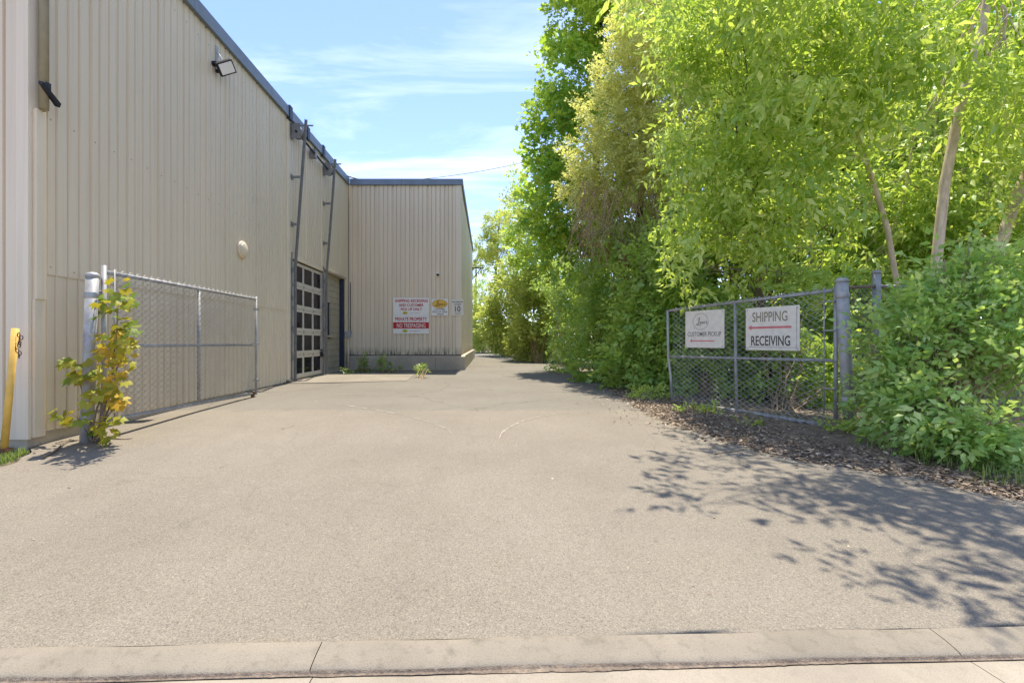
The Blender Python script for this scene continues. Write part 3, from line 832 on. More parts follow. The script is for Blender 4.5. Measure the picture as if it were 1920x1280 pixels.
words(S, "Leon's", (759.8 - C1) * k, zz(586.5), 6.5 * k, 2.6 * k, 'black_print', -0.013, 0.25)
plate(S, 'small_print', (768.5 - C1) * k, (788 - C1) * k, zz(587.1), zz(586.6), 'faded_print', -0.010)
line(S, 'PRIVATE PROPERTY', 594.6, 601.6, 741.2, 800.8, C1, 'red_print', bold=0.022)
plate(S, 'red_band', -0.664, 0.658, zz(615.6), zz(604.0), 'red_print', -0.0105)
line(S, 'NO TRESPASSING', 606.0, 613.8, 744.3, 797.8, C1, 'sign_white', bold=0.006, y=-0.015)
ellipse(S, 'logo_oval', (759.4 - C1) * k, zz(620.2), 4.9 * k, 2.7 * k, 'lime_print', -0.010)
words(S, "Leon's", (759.4 - C1) * k, zz(620.2), 6.5 * k, 2.6 * k, 'black_print', -0.013, 0.25)
plate(S, 'small_print', (768 - C1) * k, (788 - C1) * k, zz(620.9), zz(620.3), 'faded_print', -0.010)
# 2. oval logo sign
C2 = 824.5
S = empty('pickup_sign', ((C2 - VX) * k, 17.965, 0.0), 'small white sign with gold oval reading CUSTOMER PICK-UP AREA AHEAD', 'sign')
MB().bbox(-15.8 * k, 15.8 * k, -0.006, 0.006, zz(591.4), zz(560.2), 0.003).build('board', M['sign_white'], S, local=True)
ellipse(S, 'logo_oval', 0, zz(569.6), 14.4 * k, 8.2 * k, 'black_print', -0.0085)
ellipse(S, 'logo_oval', 0, zz(569.6), 14.0 * k, 7.8 * k, 'gold_print', -0.0105)
script_logo(S, 0.4 * k, zz(570.0), 21 * k, 'black_print', -0.0135)
line(S, 'CUSTOMER', 578.6, 581.4, 815.2, 835.2, C2, 'black_print', bold=0.006)
line(S, 'PICK-UP AREA', 583.0, 585.9, 811.2, 838.8, C2, 'black_print', bold=0.006)
line(S, 'AHEAD', 587.4, 590.0, 819.0, 832.0, C2, 'black_print', bold=0.006)
# 3. speed sign
C3 = 858.0
S = empty('speed_sign', ((C3 - VX) * k, 17.955, 0.0), 'narrow cream MAXIMUM SPEED 10 sign at the annex corner', 'sign')
MB().bbox(-11.0 * k, 11.0 * k, -0.006, 0.006, zz(591.2), zz(560.8), 0.003).build('board', M['sign_cream'], S, local=True)
line(S, 'MAXIMUM', 564.4, 567.2, 848.6, 867.6, C3, 'grey_print', bold=0.01)
line(S, 'SPEED', 569.0, 571.8, 851.8, 865.0, C3, 'grey_print', bold=0.01)
line(S, '10', 573.6, 584.2, 853.0, 863.4, C3, 'black_print', bold=0.01)
line(S, 'km/h', 586.0, 588.6, 853.2, 863.0, C3, 'grey_print', bold=0.01)

# ------------------------------------------------------------------ chain-link gates and fence
def chain_mesh(name, parent, A, B, zb, zt, pitch=0.066, r=0.0019, spikes=0.04):
    """woven diamond wires between points A,B (xy) ; zb, zt = (z at A, z at B)"""
    A = np.array(A, float); B = np.array(B, float); d = B - A; Lh = np.linalg.norm(d); u = d / Lh; nrm = np.array([-u[1], u[0]])
    V = []; F = []
    nw = int(Lh / pitch)
    off = np.array(wloc(parent))
    for w in range(nw):
        s0 = (w + 0.5) * pitch; t = s0 / Lh
        b = zb[0] + (zb[1] - zb[0]) * t; tp = zt[0] + (zt[1] - zt[0]) * t + spikes
        n = max(2, int((tp - b) / (pitch * 0.62)))
        zs = b + (tp - b) * np.arange(n + 1) / n
        # neighbouring wires mirror each other so that their bends interlock
        lat = s0 + np.where((np.arange(n + 1) + w) % 2 == 0, 0.5, -0.5) * pitch * 1.04
        dep = np.where(np.arange(n + 1) % 2 == 0, 1, -1) * r * 0.9
        C = np.stack([A[0] + u[0] * lat + nrm[0] * dep, A[1] + u[1] * lat + nrm[1] * dep, zs], 1) - off
        base = len(V)
        for c in C:
            for q in range(3):
                a = 2 * math.pi * q / 3
                V.append((c[0] + nrm[0] * r * math.sin(a), c[1] + nrm[1] * r * math.sin(a), c[2] + r * 1.15 * math.cos(a)))
        for i in range(n):
            for q in range(3):
                q2 = (q + 1) % 3
                F.append((base + 3 * i + q, base + 3 * i + q2, base + 3 * i + 3 + q2, base + 3 * i + 3 + q))
    o = link(name, mesh_np(name, np.array(V), np.array(F), M['wire']), parent); o['kind'] = 'stuff'
    return o

def dome_post(name, base, top, r, label, bands, group=None, straps=True):
    p = empty(name, base, label, 'post', group)
    b = Vector(base); t = Vector(top); d = (t - b)
    MB().tube([b - d * 0.05, t - d.normalized() * 0.05], r, 18).build('pole', M['galv'], p)
    c = t - d.normalized() * 0.055
    mb = MB(); mb.lathe(c, [(r * 1.07, 0.0), (r * 1.07, 0.028), (r * 0.95, 0.045), (r * 0.6, 0.06), (r * 0.15, 0.066)], 'z', 18); mb.build('cap', M['galv'], p)
    for z in bands:
        q = b + d * ((z - b.z) / d.z)
        mb = MB(); mb.lathe(q, [(r * 1.06, -0.035), (r * 1.10, -0.03), (r * 1.10, 0.03), (r * 1.06, 0.035)], 'z', 18)
        mb.build('hinge_band', M['galv'], p)
    return p

# left gate, folded open along the long wall
GX = -4.7
LG = empty('chain_link_gate', (GX, 5.92, 0.22), 'chain-link gate folded open along the beige warehouse wall', 'gate')
def tubep(name, pts, r, parent, m='galv'):
    return MB().tube(pts, r, 10).build(name, M[m], parent)
tubep('end_stile', [(GX, 5.92, 0.40), (GX, 5.92, 2.33)], 0.029, LG)
tubep('end_stile', [(GX, 9.80, 0.33), (GX, 9.80, 2.31)], 0.024, LG)
tubep('middle_stile', [(GX, 7.86, 0.40), (GX, 7.86, 2.24)], 0.026, LG)
tubep('top_rail', [(GX, 5.95, 2.25), (GX, 9.77, 2.255)], 0.026, LG)
tubep('middle_rail', [(GX, 5.95, 1.345), (GX, 9.77, 1.33)], 0.022, LG)
tubep('bottom_rail', [(GX, 5.95, 0.43), (GX, 9.77, 0.36)], 0.026, LG)
chain_mesh('wire_mesh', LG, (GX + 0.03, 6.0), (GX + 0.03, 9.76), (0.40, 0.33), (2.26, 2.265), r=0.0033)
tubep('tension_bar', [(GX + 0.03, 6.05, 0.42), (GX + 0.03, 6.05, 2.3)], 0.009, LG)
for z in (0.62, 1.35, 2.05):
    MB().bbox(GX - 0.04, GX + 0.045, 9.76, 9.85, z - 0.02, z + 0.02, 0.004).build('clamp', M['galv'], LG)
for z in (0.55, 2.0):
    MB().tube([(GX - 0.03, 5.92, z), (GX - 0.06, 5.86, z)], 0.02, 8).build('hinge', M['galv'], LG)
MB().bbox(GX - 0.03, GX + 0.04, 9.62, 9.70, 0.33, 0.40, 0.006).build('caster_bracket', M['rust'], LG)
MB().lathe((GX - 0.02, 9.66, 0.315), [(0.035, 0.0), (0.04, 0.01), (0.04, 0.035), (0.035, 0.045)], 'x', 14).build('caster_wheel', M['rust'], LG)
dome_post('gate_post', (-4.815, 5.80, 0.2), (-4.74, 5.80, 2.22), 0.068, 'stout galvanised gate post wrapped by a turning vine', (0.50, 1.95))

# right gate, sagging outwards against the bushes
RA = np.array([4.76, 6.62]); RB = np.array([3.456, 9.3])
def rp(t, z, out=0.0):
    p = RA + (RB - RA) * t
    return (p[0] - 0.899 * out, p[1] - 0.4376 * out, z)
RG = empty('chain_link_gate', (4.76, 6.62, 0.2), 'chain-link gate with two signs leaning open against the bushes', 'gate')
tubep('end_stile', [rp(0, 0.24), rp(0, 2.16)], 0.028, RG)
tubep('end_stile', [rp(1.0, 2.0), rp(0.998, 1.45), rp(0.995, 1.12), rp(0.975, 0.72), rp(0.965, 0.26)], 0.024, RG)
tubep('middle_stile', [rp(0.5165, 2.03), rp(0.513, 1.1), rp(0.505, 0.27)], 0.022, RG)
tubep('top_rail', [rp(0.01, 2.10), rp(0.5, 2.05), rp(0.99, 1.985)], 0.025, RG)
tubep('middle_rail', [rp(0.01, 1.137), rp(0.985, 1.113)], 0.023, RG)
tubep('bottom_rail', [rp(0.01, 0.235), rp(0.5, 0.262), rp(0.96, 0.275)], 0.026, RG)
chain_mesh('wire_mesh', RG, rp(0.04, 0, 0.03)[:2], rp(0.965, 0, 0.03)[:2], (0.21, 0.25), (2.11, 1.99), r=0.0033)
tubep('tension_bar', [rp(0.045, 0.24, 0.03), rp(0.045, 2.16, 0.03)], 0.008, RG)
for z in (0.35, 0.75, 1.13, 1.55, 1.95):
    MB().tube([rp(-0.005, z, 0.035), rp(0.05, z, 0.04)], 0.011, 6).build('clamp', M['galv'], RG)
for z in (0.55, 1.85):
    MB().tube([rp(0, z), (4.79, 6.55, z)], 0.022, 8).build('hinge', M['galv'], RG)
dome_post('gate_post', (4.86, 6.50, 0.2), (4.75, 6.50, 2.25), 0.074, 'leaning galvanised gate post between the sign gate and the leafy shrub', (0.62, 2.02))

# fence panel beyond the right post
FE = empty('chain_link_fence', (5.62, 7.0, 0.22), 'rusty chain-link fence bay with tall post behind the right gate post', 'fence')
tubep('post', [(5.63, 7.0, 0.1), (5.62, 7.0, 2.40)], 0.056, FE)
MB().lathe((5.62, 7.0, 2.40), [(0.06, -0.02), (0.06, 0.01), (0.04, 0.03), (0.01, 0.036)], 'z', 16).build('post_cap', M['galv'], FE)
tubep('top_rail', [(4.86, 6.56, 2.13), (5.6, 7.0, 2.20)], 0.024, FE, 'wood')
chain_mesh('wire_mesh', FE, (4.90, 6.58), (5.60, 6.98), (0.3, 0.3), (2.12, 2.18), r=0.0030)
chain_mesh('wire_mesh', FE, (5.70, 7.02), (9.0, 7.4), (0.3, 0.3), (2.18, 2.2), r=0.0030)
tubep('top_rail', [(5.66, 7.0, 2.2), (9.0, 7.4, 2.22)], 0.02, FE)

# gate signs
RZG = math.atan2(-0.899, 0.4376)
def gate_sign(name, t, zc, w, h, label):
    p = rp(t, zc, 0.055); s = empty(name, p, label, 'sign', None, RZG)
    MB().bbox(-w / 2, w / 2, -0.006, 0.006, -h / 2, h / 2, 0.004).build('board', M['aged_sign'], s, local=True)
    for sx in (-1, 1):
        for sz in (-1, 1):
            MB().lathe((sx * (w / 2 - 0.03), -0.007, sz * (h / 2 - 0.03)), [(0.009, 0.0), (0.009, -0.006), (0.004, -0.008)], 'y', 8).build('bolt', M['galv'], s, local=True)
    return s
def arrow(s, x0, x1, z, w, hw, m):
    mb = MB(); y = -0.0085
    mb.add([(x0 + hw, y, z - w / 2), (x1, y, z - w / 2), (x1, y, z + w / 2), (x0 + hw, y, z + w / 2)], [(0, 1, 2, 3)])
    mb.add([(x0, y, z), (x0 + hw * 1.02, y, z - hw * 0.75), (x0 + hw * 1.02, y, z + hw * 0.75)], [(0, 1, 2)])
    return mb.build('arrow', M[m], s, local=True)
S = gate_sign('gate_sign', 0.705, 1.616, 0.81, 0.655, 'faded white CUSTOMER PICKUP sign with circle logo on the right gate')
ellipse(S, 'logo_ring', -0.07, 0.135, 0.165, 0.145, 'grey_print', -0.0085, 40, ring=0.006)
script_logo(S, -0.05, 0.125, 0.27, 'grey_print', -0.009)
words(S, 'CUSTOMER PICKUP', 0.0, -0.085, 0.70, 0.08, 'grey_print', -0.0085, 0, 0.006)
arrow(S, -0.30, 0.22, -0.205, 0.018, 0.045, 'pink_print')
S = gate_sign('gate_sign', 0.294, 1.596, 0.85, 0.665, 'larger white SHIPPING RECEIVING sign with red arrow on the right gate')
words(S, 'SHIPPING', -0.03, 0.185, 0.56, 0.155, 'khaki_print', -0.0085, 0, 0.012)
words(S, 'RECEIVING', -0.02, -0.185, 0.62, 0.155, 'dark_grey_print', -0.0085, 0, 0.016)
arrow(S, -0.38, 0.31, 0.02, 0.032, 0.055, 'pink_print')
stroke(S, 'border_line', [(0.385, 0.30), (0.385, -0.285), (-0.38, -0.285)], [0.006] * 3, 'grey_print', -0.0082)

# leaning yellow pole with a rusty chain
YP = empty('yellow_pole', (-5.30, 5.22, 0.20), 'leaning yellow steel pole with rusty chain at the warehouse corner', 'pole')
MB().tube([(-5.225, 5.22, 0.2), (-5.10, 5.22, 1.54)], 0.033, 14).build('pole', M['yellow'], YP)
MB().bbox(-5.28, -5.17, 5.17, 5.28, 0.12, 0.25, 0.02).build('base', M['rust'], YP)
ch = MB()
for i in range(9):
    a = i * 1.1; cx = -5.035 + 0.015 * math.sin(i * 2.1) + 0.02 * math.sin(i * 0.9); cz = 1.47 - i * 0.028
    u = Vector((math.cos(a), math.sin(a), 0)); pts = [Vector((cx, 5.19, cz)) + u * 0.014 * math.cos(t) + Vector((0, 0, 0.024 * math.sin(t))) for t in np.linspace(0, 2 * math.pi, 9)]
    ch.tube(pts, 0.005, 5, cap=False)
ch.build('chain', M['rust'], YP)

# ------------------------------------------------------------------ foliage
def unit(v): return v / np.maximum(np.linalg.norm(v, axis=-1, keepdims=True), 1e-9)

def leaf_shape(kind):
    """unit leaf: x along the blade, y across, z normal"""
    if kind == 'ovate':
        V = [(0, 0, 0), (0.38, 0.27, 0.05), (0.38, -0.27, 0.05), (1, 0, -0.10), (0.5, 0, -0.02)]
        T = [(0, 2, 4), (2, 3, 4), (3, 1, 4), (1, 0, 4)]
    elif kind == 'narrow':
        V = [(0, 0, 0), (0.36, 0.19, 0.04), (0.36, -0.19, 0.04), (1, 0.02, -0.14), (0.5, 0, -0.02)]
        T = [(0, 2, 4), (2, 3, 4), (3, 1, 4), (1, 0, 4)]
    elif kind == 'diamond':
        V = [(0, 0, 0), (0.45, 0.28, 0.06), (0.45, -0.28, 0.06), (1, 0, -0.06)]
        T = [(0, 2, 3), (0, 3, 1)]
    else:   # five-lobed
        ang = [180, 118, 92, 52, 28, 0, -28, -52, -92, -118]
        rad = [0.12, 0.42, 0.40, 0.58, 0.30, 0.62, 0.30, 0.58, 0.40, 0.42]
        V = [(0.42 + r * math.cos(math.radians(a)), r * math.sin(math.radians(a)), -0.10 * r * r + (0.03 if i % 2 else 0)) for i, (a, r) in enumerate(zip(ang, rad))] + [(0.42, 0, 0.03)]
        T = [(k, (k + 1) % 10, 10) for k in range(10)]
    return np.array(V, float), np.array(T, int)

def frame(d, up):
    x = unit(d); y = unit(np.cross(up, x)); z = np.cross(x, y)
    return np.stack([x, y, z], -1)          # columns

def sprays(kind, leaf, nleaf, size, length, rng, ntemp=10, droop=0.5):
    """templates: nleaf leaves on a twig that runs along +x"""
    LV, LT = leaf_shape(leaf); nv = len(LV); out = []; tint = []
    for t in range(ntemp):
        vs = []; ts = []
        for j in range(nleaf):
            if kind == 'pinnate':           # groups of three leaflets on a hanging stalk
                grp, sub = divmod(j, 3); ng = max(1, nleaf // 3)
                f = (grp + 0.6) / ng; side = 1 if grp % 2 else -1
                base = np.array([length * f, side * length * 0.16, -droop * length * 0.35 * f * f])
                ax = np.array([0.75, side * rng.uniform(0.2, 0.9), -droop * rng.uniform(0.3, 1.2)])
                ax = unit(ax)
                if sub == 0: p = base + ax * size * 0.75; d = ax + np.array([0, 0, -droop * 0.6])
                else:
                    sd = 1 if sub == 1 else -1
                    p = base + ax * size * 0.35; d = ax * 0.6 + np.array([-sd * ax[1], sd * ax[0], -droop * 0.9]) * 0.9
                d = d + rng.normal(0, 0.16, 3)
            else:
                f = (j // 2 + 0.5) / (nleaf / 2); side = 1 if j % 2 else -1
                p = np.array([length * f, side * size * 0.12, -droop * length * 0.25 * f * f]) + rng.normal(0, size * 0.15, 3)
                d = np.array([0.55, side * rng.uniform(0.5, 1.1), -droop * rng.uniform(-0.1, 0.9)]) + rng.normal(0, 0.2, 3)
                if j >= nleaf - 1: d = np.array([1, 0, -droop * 0.5])
            up = np.array([0.15, 0, 1.0]) + rng.normal(0, 0.33, 3)
            R = frame(d, up); s = size * rng.uniform(0.65, 1.2)
            vs.append((LV * s) @ R.T + p)
            ts.append(np.full(nv, rng.uniform(-0.28, 0.28)))
        out.append(np.concatenate(vs)); tint.append(np.concatenate(ts))
    T = np.concatenate([LT + nv * j for j in range(nleaf)])
    return np.array(out), np.array(tint), T

def noise3(P, s, ph):
    a = np.sin(P[:, 0] * s + ph) + np.sin(P[:, 1] * s * 1.13 + ph * 2.1) + np.sin(P[:, 2] * s * 0.93 + ph * 0.7)
    b = np.sin(P[:, 0] * s * 2.3 + P[:, 2] * s * 1.7 + ph * 1.3) + np.sin(P[:, 1] * s * 2.1 - P[:, 2] * s * 1.9 + ph)
    return (a / 3 + b / 3)

def scatter(pos, dirs, temp, rng, smin=0.55, smax=1.3, roll=0.75, base_tint=0.45, tint_var=0.27):
    TV, TT, T = temp; K = len(pos)
    idx = rng.integers(0, len(TV), K)
    up = np.array([0, 0, 1.0]) + rng.normal(0, roll, (K, 3))
    R = frame(dirs, up)
    s = rng.uniform(smin, smax, K)[:, None, None]
    V = np.einsum('kij,kmj->kmi', R, TV[idx] * s) + pos[:, None, :]
    m = TV.shape[1]
    F = (T[None] + (np.arange(K) * m)[:, None, None]).reshape(-1, 3)
    tn = np.clip(base_tint + TT[idx] + rng.normal(0, tint_var, (K, 1)), 0, 1)
    return V.reshape(-1, 3), F, tn.reshape(-1)

def clump_points(c, r, n, rng, shell=0.45, gap=0.15, gs=2.2):
    """points through an ellipsoid, denser towards its skin, with noise-shaped holes"""
    n2 = int(n * 1.6)
    d = unit(rng.normal(0, 1, (n2, 3)))
    q = rng.uniform(shell ** 3, 1, n2) ** (1 / 3)
    lump = 1 + 0.22 * noise3(d * 2.0, 1.7, c[0] * 3.1 + c[2])
    P = np.array(c) + d * (q * lump)[:, None] * np.array(r)
    keep = noise3(P, gs, c[1]) > (-0.62 + gap * 3)
    P, d = P[keep][:n], d[keep][:n]
    return P, d

class Merge:
    def __init__(s): s.V = []; s.F = []; s.T = []; s.n = 0
    def add(s, v, f, t):
        s.V.append(v); s.F.append(f + s.n); s.T.append(t); s.n += len(v)
    def obj(s, name, mat, parent, kind=None):
        V = np.concatenate(s.V) - np.array(wloc(parent) if parent is not None else (0, 0, 0))
        o = link(name, mesh_np(name, V, np.concatenate(s.F), mat, np.concatenate(s.T)), parent)
        if kind: o['kind'] = kind
        return o

TRI = [0]
DENS = {'hedge': 1.4, 'elder': 0.88, 'elder_back': 1.2, 'olive': 1.05, 'maple': 1.0, 'shrub': 1.4, 'pale': 3.0, 'weed': 1.6}
def grow_crown(parent, clumps, temp, mat, rng, dens=300, droop=0.3, out=0.8, base_tint=0.45, name='crown', gap=0.15, shell=0.45, gs=2.2, **kw):
    """clumps: list of (px,py,Y,rx_px,ry_px[,depth_m]) laid out from the photograph, or ('w',x,y,z,rx,ry,rz)"""
    mg = Merge(); cent = []
    for c in clumps:
        if c[0] == 'w': ctr = np.array(c[1:4], float); rad = np.array(c[4:7], float)
        else:
            ctr = at(c[0], c[1], c[2]); rx, rz = c[3] * c[2] / FPX, c[4] * c[2] / FPX
            rad = np.array([rx, c[5] if len(c) > 5 else (rx + rz) / 2, rz])
        cent.append((ctr, rad))
        n = max(6, int(dens * (0.85 if c[0] == 'w' else 1.0) * (rad[0] * rad[2] + rad[1] * rad[2] + rad[0] * rad[1]) / 3))
        P, d = clump_points(ctr, rad, n, rng, shell, gap, gs)
        ok = P[:, 2] > g(P[:, 1]) + 0.02
        P, d = P[ok], d[ok]
        if not len(P): P, d = np.array([ctr + [0, 0, 0.05]]), np.array([[0.0, -0.3, 1.0]])
        dirs = d * out + rng.normal(0, 0.35, d.shape); dirs[:, 2] -= droop
        mg.add(*scatter(P, dirs, temp, rng, base_tint=base_tint + rng.normal(0, 0.06), **kw))
    o = mg.obj(name, mat, parent, 'stuff'); TRI[0] += sum(len(f) for f in mg.F)
    return o, cent

def limb_path(a, b, rng, n=6, wob=0.08, sag=0.0):
    a = np.array(a, float); b = np.array(b, float); Ln = np.linalg.norm(b - a); pts = []
    for i in range(n + 1):
        t = i / n; p = a + (b - a) * t
        if 0 < i < n: p = p + rng.normal(0, wob * Ln / n, 3)
        p[2] += sag * Ln * math.sin(math.pi * t)
        pts.append(p)
    pts = np.array(pts)
    for _ in range(2): pts[1:-1] = pts[1:-1] * 0.5 + (pts[:-2] + pts[2:]) * 0.25
    return list(pts)

def grow_wood(parent, trunk_pts, r0, r1, cents, mat, rng, twigs=7, limb_r=0.24, tmat=None, imin=0):
    n = len(trunk_pts); rs = np.linspace(r0, r1, n)
    MB().tube(trunk_pts, list(rs), 10).build('trunk', mat, parent)
    mb = MB(); tp = [np.array(p, float) for p in trunk_pts]
    for ctr, rad in cents:
        # leave the trunk somewhat below the clump
        cand = [(abs(p[2] - (ctr[2] - 0.6 * np.linalg.norm((ctr - p)[:2]))) + 0.15 * np.linalg.norm(ctr - p), i) for i, p in enumerate(tp) if i >= imin]
        i = min(cand)[1]; br = max(0.010, min(0.03, rs[i] * limb_r))
        path = limb_path(tp[i], ctr, rng, 9, 0.45, 0.05)
        mb.tube(path, list(np.linspace(br, br * 0.35, 10)), 6)
        for _ in range(twigs):
            d = unit(rng.normal(0, 1, 3)); e = ctr + d * rad * rng.uniform(0.6, 1.0)
            s = path[rng.integers(4, 10)]
            mb.tube(limb_path(s, e, rng, 5, 0.5, 0.04), list(np.linspace(br * 0.35, 0.004, 6)), 4, cap=False)
    o = mb.build('branches', tmat or mat, parent); o['kind'] = 'stuff'
    return o

rng = np.random.default_rng(5)
T_ELD = sprays('pinnate', 'narrow', 12, 0.15, 0.46, rng, 14, 0.75)
T_ELD_B = sprays('pinnate', 'diamond', 12, 0.20, 0.50, rng, 8, 0.6)
T_MAP = sprays('simple', 'lobed', 6, 0.20, 0.36, rng, 10, 0.35)
T_OLI = sprays('simple', 'diamond', 14, 0.078, 0.32, rng, 10, 0.2)
T_HED = sprays('simple', 'ovate', 10, 0.125, 0.36, rng, 12, 0.45)
T_SHR = sprays('simple', 'ovate', 9, 0.088, 0.27, rng, 14, 0.30)
T_FAR = sprays('simple', 'diamond', 12, 0.21, 0.55, rng, 8, 0.35)
T_MED = sprays('simple', 'narrow', 10, 0.085, 0.12, rng, 10, 0.1)
T_SML = sprays('simple', 'ovate', 10, 0.055, 0.14, rng, 10, 0.2)

def tree(name, label, base, trunk_px, r0, r1, clumps, temp, leaf, bark_, dens, cat='tree', group=None, twigs=6, rng=rng, tmat=None, imin=0, **kw):
    t = empty(name, base, label, cat, group)
    o, cents = grow_crown(t, clumps, temp, L[leaf], rng, dens * DENS.get(leaf, 1), **kw)
    grow_wood(t, trunk_px, r0, r1, cents, M[bark_], rng, twigs, tmat=M[tmat] if tmat else None, imin=imin)
    return t
def path_px(Y, pts): return [at(px, py, Y) for px, py in pts]

GRP = 'trees along the right of the driveway'
# --- nearest: pale box elders whose drooping leaves fill the upper right
tree('box_elder_tree', 'box elder with the thickest pale trunk rising behind the leafy front shrub', (6.75, 7.4, 0.2),
     [(6.80, 7.4, 0.1)] + path_px(7.4, [(1748, 620), (1752, 540), (1758, 470), (1772, 340), (1800, 200), (1832, 90), (1856, -20), (1870, -160), (1885, -300)]), 0.076, 0.056,
     [(1670, 40, 6.8, 70, 80), (1740, -10, 6.8, 45, 40), (1925, 90, 6.8, 45, 80), (1940, 200, 7.0, 55, 70), (1645, 170, 7.3, 50, 70), (1720, 260, 9.6, 90, 80), (1630, 130, 7.2, 70, 80),
      (1850, 330, 9.5, 100, 80), (1860, 180, 9.6, 100, 90), (1700, 420, 9.4, 70, 70), (1800, 450, 9.4, 80, 60), (1620, 520, 9.2, 60, 50), (1720, 520, 9.3, 80, 50), (1850, 500, 9.0, 80, 50), (1950, 20, 6.3, 120, 140), (1690, 330, 9.2, 70, 70),
      ('w', 4.2, 5.3, 6.4, 0.8, 0.5, 0.4), ('w', 3.5, 5.6, 6.0, 0.7, 0.55, 0.45),
      ('w', 2.75, 4.75, 5.7, 0.4, 0.3, 0.25), ('w', 3.4, 4.8, 5.8, 0.55, 0.3, 0.3), ('w', 2.0, 6.1, 6.4, 0.4, 0.2, 0.2), ('w', 2.25, 6.35, 6.5, 0.4, 0.3, 0.22), ('w', 2.3, 7.2, 6.6, 0.45, 0.3, 0.22), ('w', 3.0, 5.9, 6.2, 0.5, 0.35, 0.25)],
     T_ELD, 'elder', 'bark_pale', 300, group=GRP, droop=0.55, base_tint=0.55, gap=0.14, imin=7, twigs=9)
tree('box_elder_tree', 'box elder with thin crooked pale stem directly behind the right fence post', (6.9, 8.0, 0.2),
     [(6.95, 8.0, 0.1)] + path_px(8.0, [(1702, 640), (1690, 580), (1676, 500), (1664, 430), (1640, 350), (1612, 270), (1590, 190), (1584, 90), (1578, -20)]), 0.048, 0.034,
     [(1560, 60, 7.4, 100, 90), (1500, 190, 7.4, 100, 80), (1580, 270, 9.2, 90, 70), (1510, 370, 7.7, 70, 70), (1615, 440, 9.2, 70, 60), (1460, 20, 7.4, 110, 80),
      (1650, 380, 9.2, 60, 60), (1520, 460, 7.8, 80, 50), (1430, 110, 7.4, 90, 80)],
     T_ELD, 'elder', 'bark_pale', 320, group=GRP, droop=0.6, base_tint=0.5, gap=0.16, imin=5, twigs=9)
tree('box_elder_tree', 'box elder with slanting pale trunk cut off by the right picture edge', (8.0, 7.7, 0.2),
     [(8.1, 7.7, 0.1)] + path_px(7.7, [(1862, 560), (1872, 470), (1895, 400), (1922, 330), (1950, 240), (1980, 120), (2000, -20)]), 0.095, 0.05,
     [(1900, 480, 8.3, 90, 70), (1960, 300, 7.2, 60, 90), (1980, 150, 7.5, 120, 140), (1820, 430, 9.0, 90, 60), (1930, 400, 8.4, 80, 60)],
     T_ELD, 'elder', 'bark_pale', 300, group=GRP, droop=0.5, base_tint=0.45, gap=0.12)
tree('box_elder_tree', 'yellow-green box elder drooping over the sign gate', (5.2, 9.3, 0.25),
     [(5.3, 9.3, 0.1)] + path_px(9.3, [(1440, 700), (1430, 600), (1420, 480), (1405, 350), (1400, 220), (1390, 80), (1380, -80)]), 0.09, 0.03,
     [(1350, 110, 8.6, 85, 80), (1310, 225, 8.6, 65, 70), (1370, 230, 8.2, 100, 80), (1330, 330, 8.6, 65, 65), (1420, 330, 8.2, 95, 70), (1360, 430, 8.3, 95, 65),
      (1460, 420, 8.0, 85, 60), (1320, 490, 8.9, 55, 45), (1390, 505, 8.25, 75, 36), (1455, 508, 7.7, 52, 28), (1545, 490, 7.6, 45, 28), (1400, 40, 8.4, 110, 90), (1300, 120, 8.8, 50, 70),
      ('w', 3.25, 6.6, 6.6, 0.7, 0.6, 0.4), ('w', 3.4, 8.0, 7.2, 0.8, 0.8, 0.5)],
     T_ELD, 'elder', 'bark', 330, group=GRP, droop=0.6, base_tint=0.62, gap=0.16, twigs=9)
# --- behind them
tree('vine_covered_tree', 'olive-yellow small-leaved tree hung with dead brown vines', (3.9, 13.2, 0.3),
     [(3.9, 13.2, 0.1)] + path_px(13.2, [(1185, 660), (1190, 560), (1195, 450), (1205, 330), (1215, 200), (1225, 80), (1230, -40)]), 0.13, 0.04,
     [(1215, 60, 12.4, 70, 60), (1175, 140, 12.6, 62, 60), (1240, 170, 12.3, 75, 65), (1150, 220, 12.8, 68, 55), (1210, 270, 12.4, 75, 55), (1125, 290, 13.0, 62, 50),
      (1090, 345, 13.3, 45, 36), (1170, 335, 12.6, 70, 40), (1240, 10, 12.6, 80, 60), (1262, 320, 11.8, 62, 50), (1275, 215, 11.8, 55, 60), (1280, 100, 11.8, 55, 60), (1110, 400, 13.4, 45, 35)],
     T_OLI, 'olive', 'bark', 520, group=GRP, droop=0.1, base_tint=0.72, twigs=10, gap=0.10, tmat='twig')
tree('maple_tree', 'tall dark green maple against the sky beyond the vine-hung tree', (4.2, 18.5, 0.35),
     [(4.2, 18.5, 0.1)] + path_px(18.5, [(1120, 660), (1118, 540), (1115, 420), (1118, 300), (1120, 180), (1125, 60), (1130, -80), (1135, -240)]), 0.22, 0.06,
     [(1085, 40, 17.6, 62, 62), (1062, 130, 17.4, 62, 60), (1110, 150, 17.2, 60, 60), (1045, 215, 17.2, 56, 45), (1095, 250, 17.0, 60, 50), (1018, 275, 17.2, 46, 36), (1010, 330, 17.6, 46, 40),
      (1060, 330, 16.8, 55, 46), (1040, 400, 17.0, 62, 45), (1090, 420, 16.6, 60, 50), (1150, 60, 17.6, 70, 80), (1110, -60, 17.8, 80, 60), (1190, -60, 18, 110, 80), (1070, 480, 16.6, 60, 40), (1130, 330, 16.8, 60, 60),
      (1160, -170, 18.4, 130, 90)],
     T_MAP, 'maple', 'bark_dark', 210, group=GRP, droop=0.25, base_tint=0.66, gap=0.14, gs=1.6)
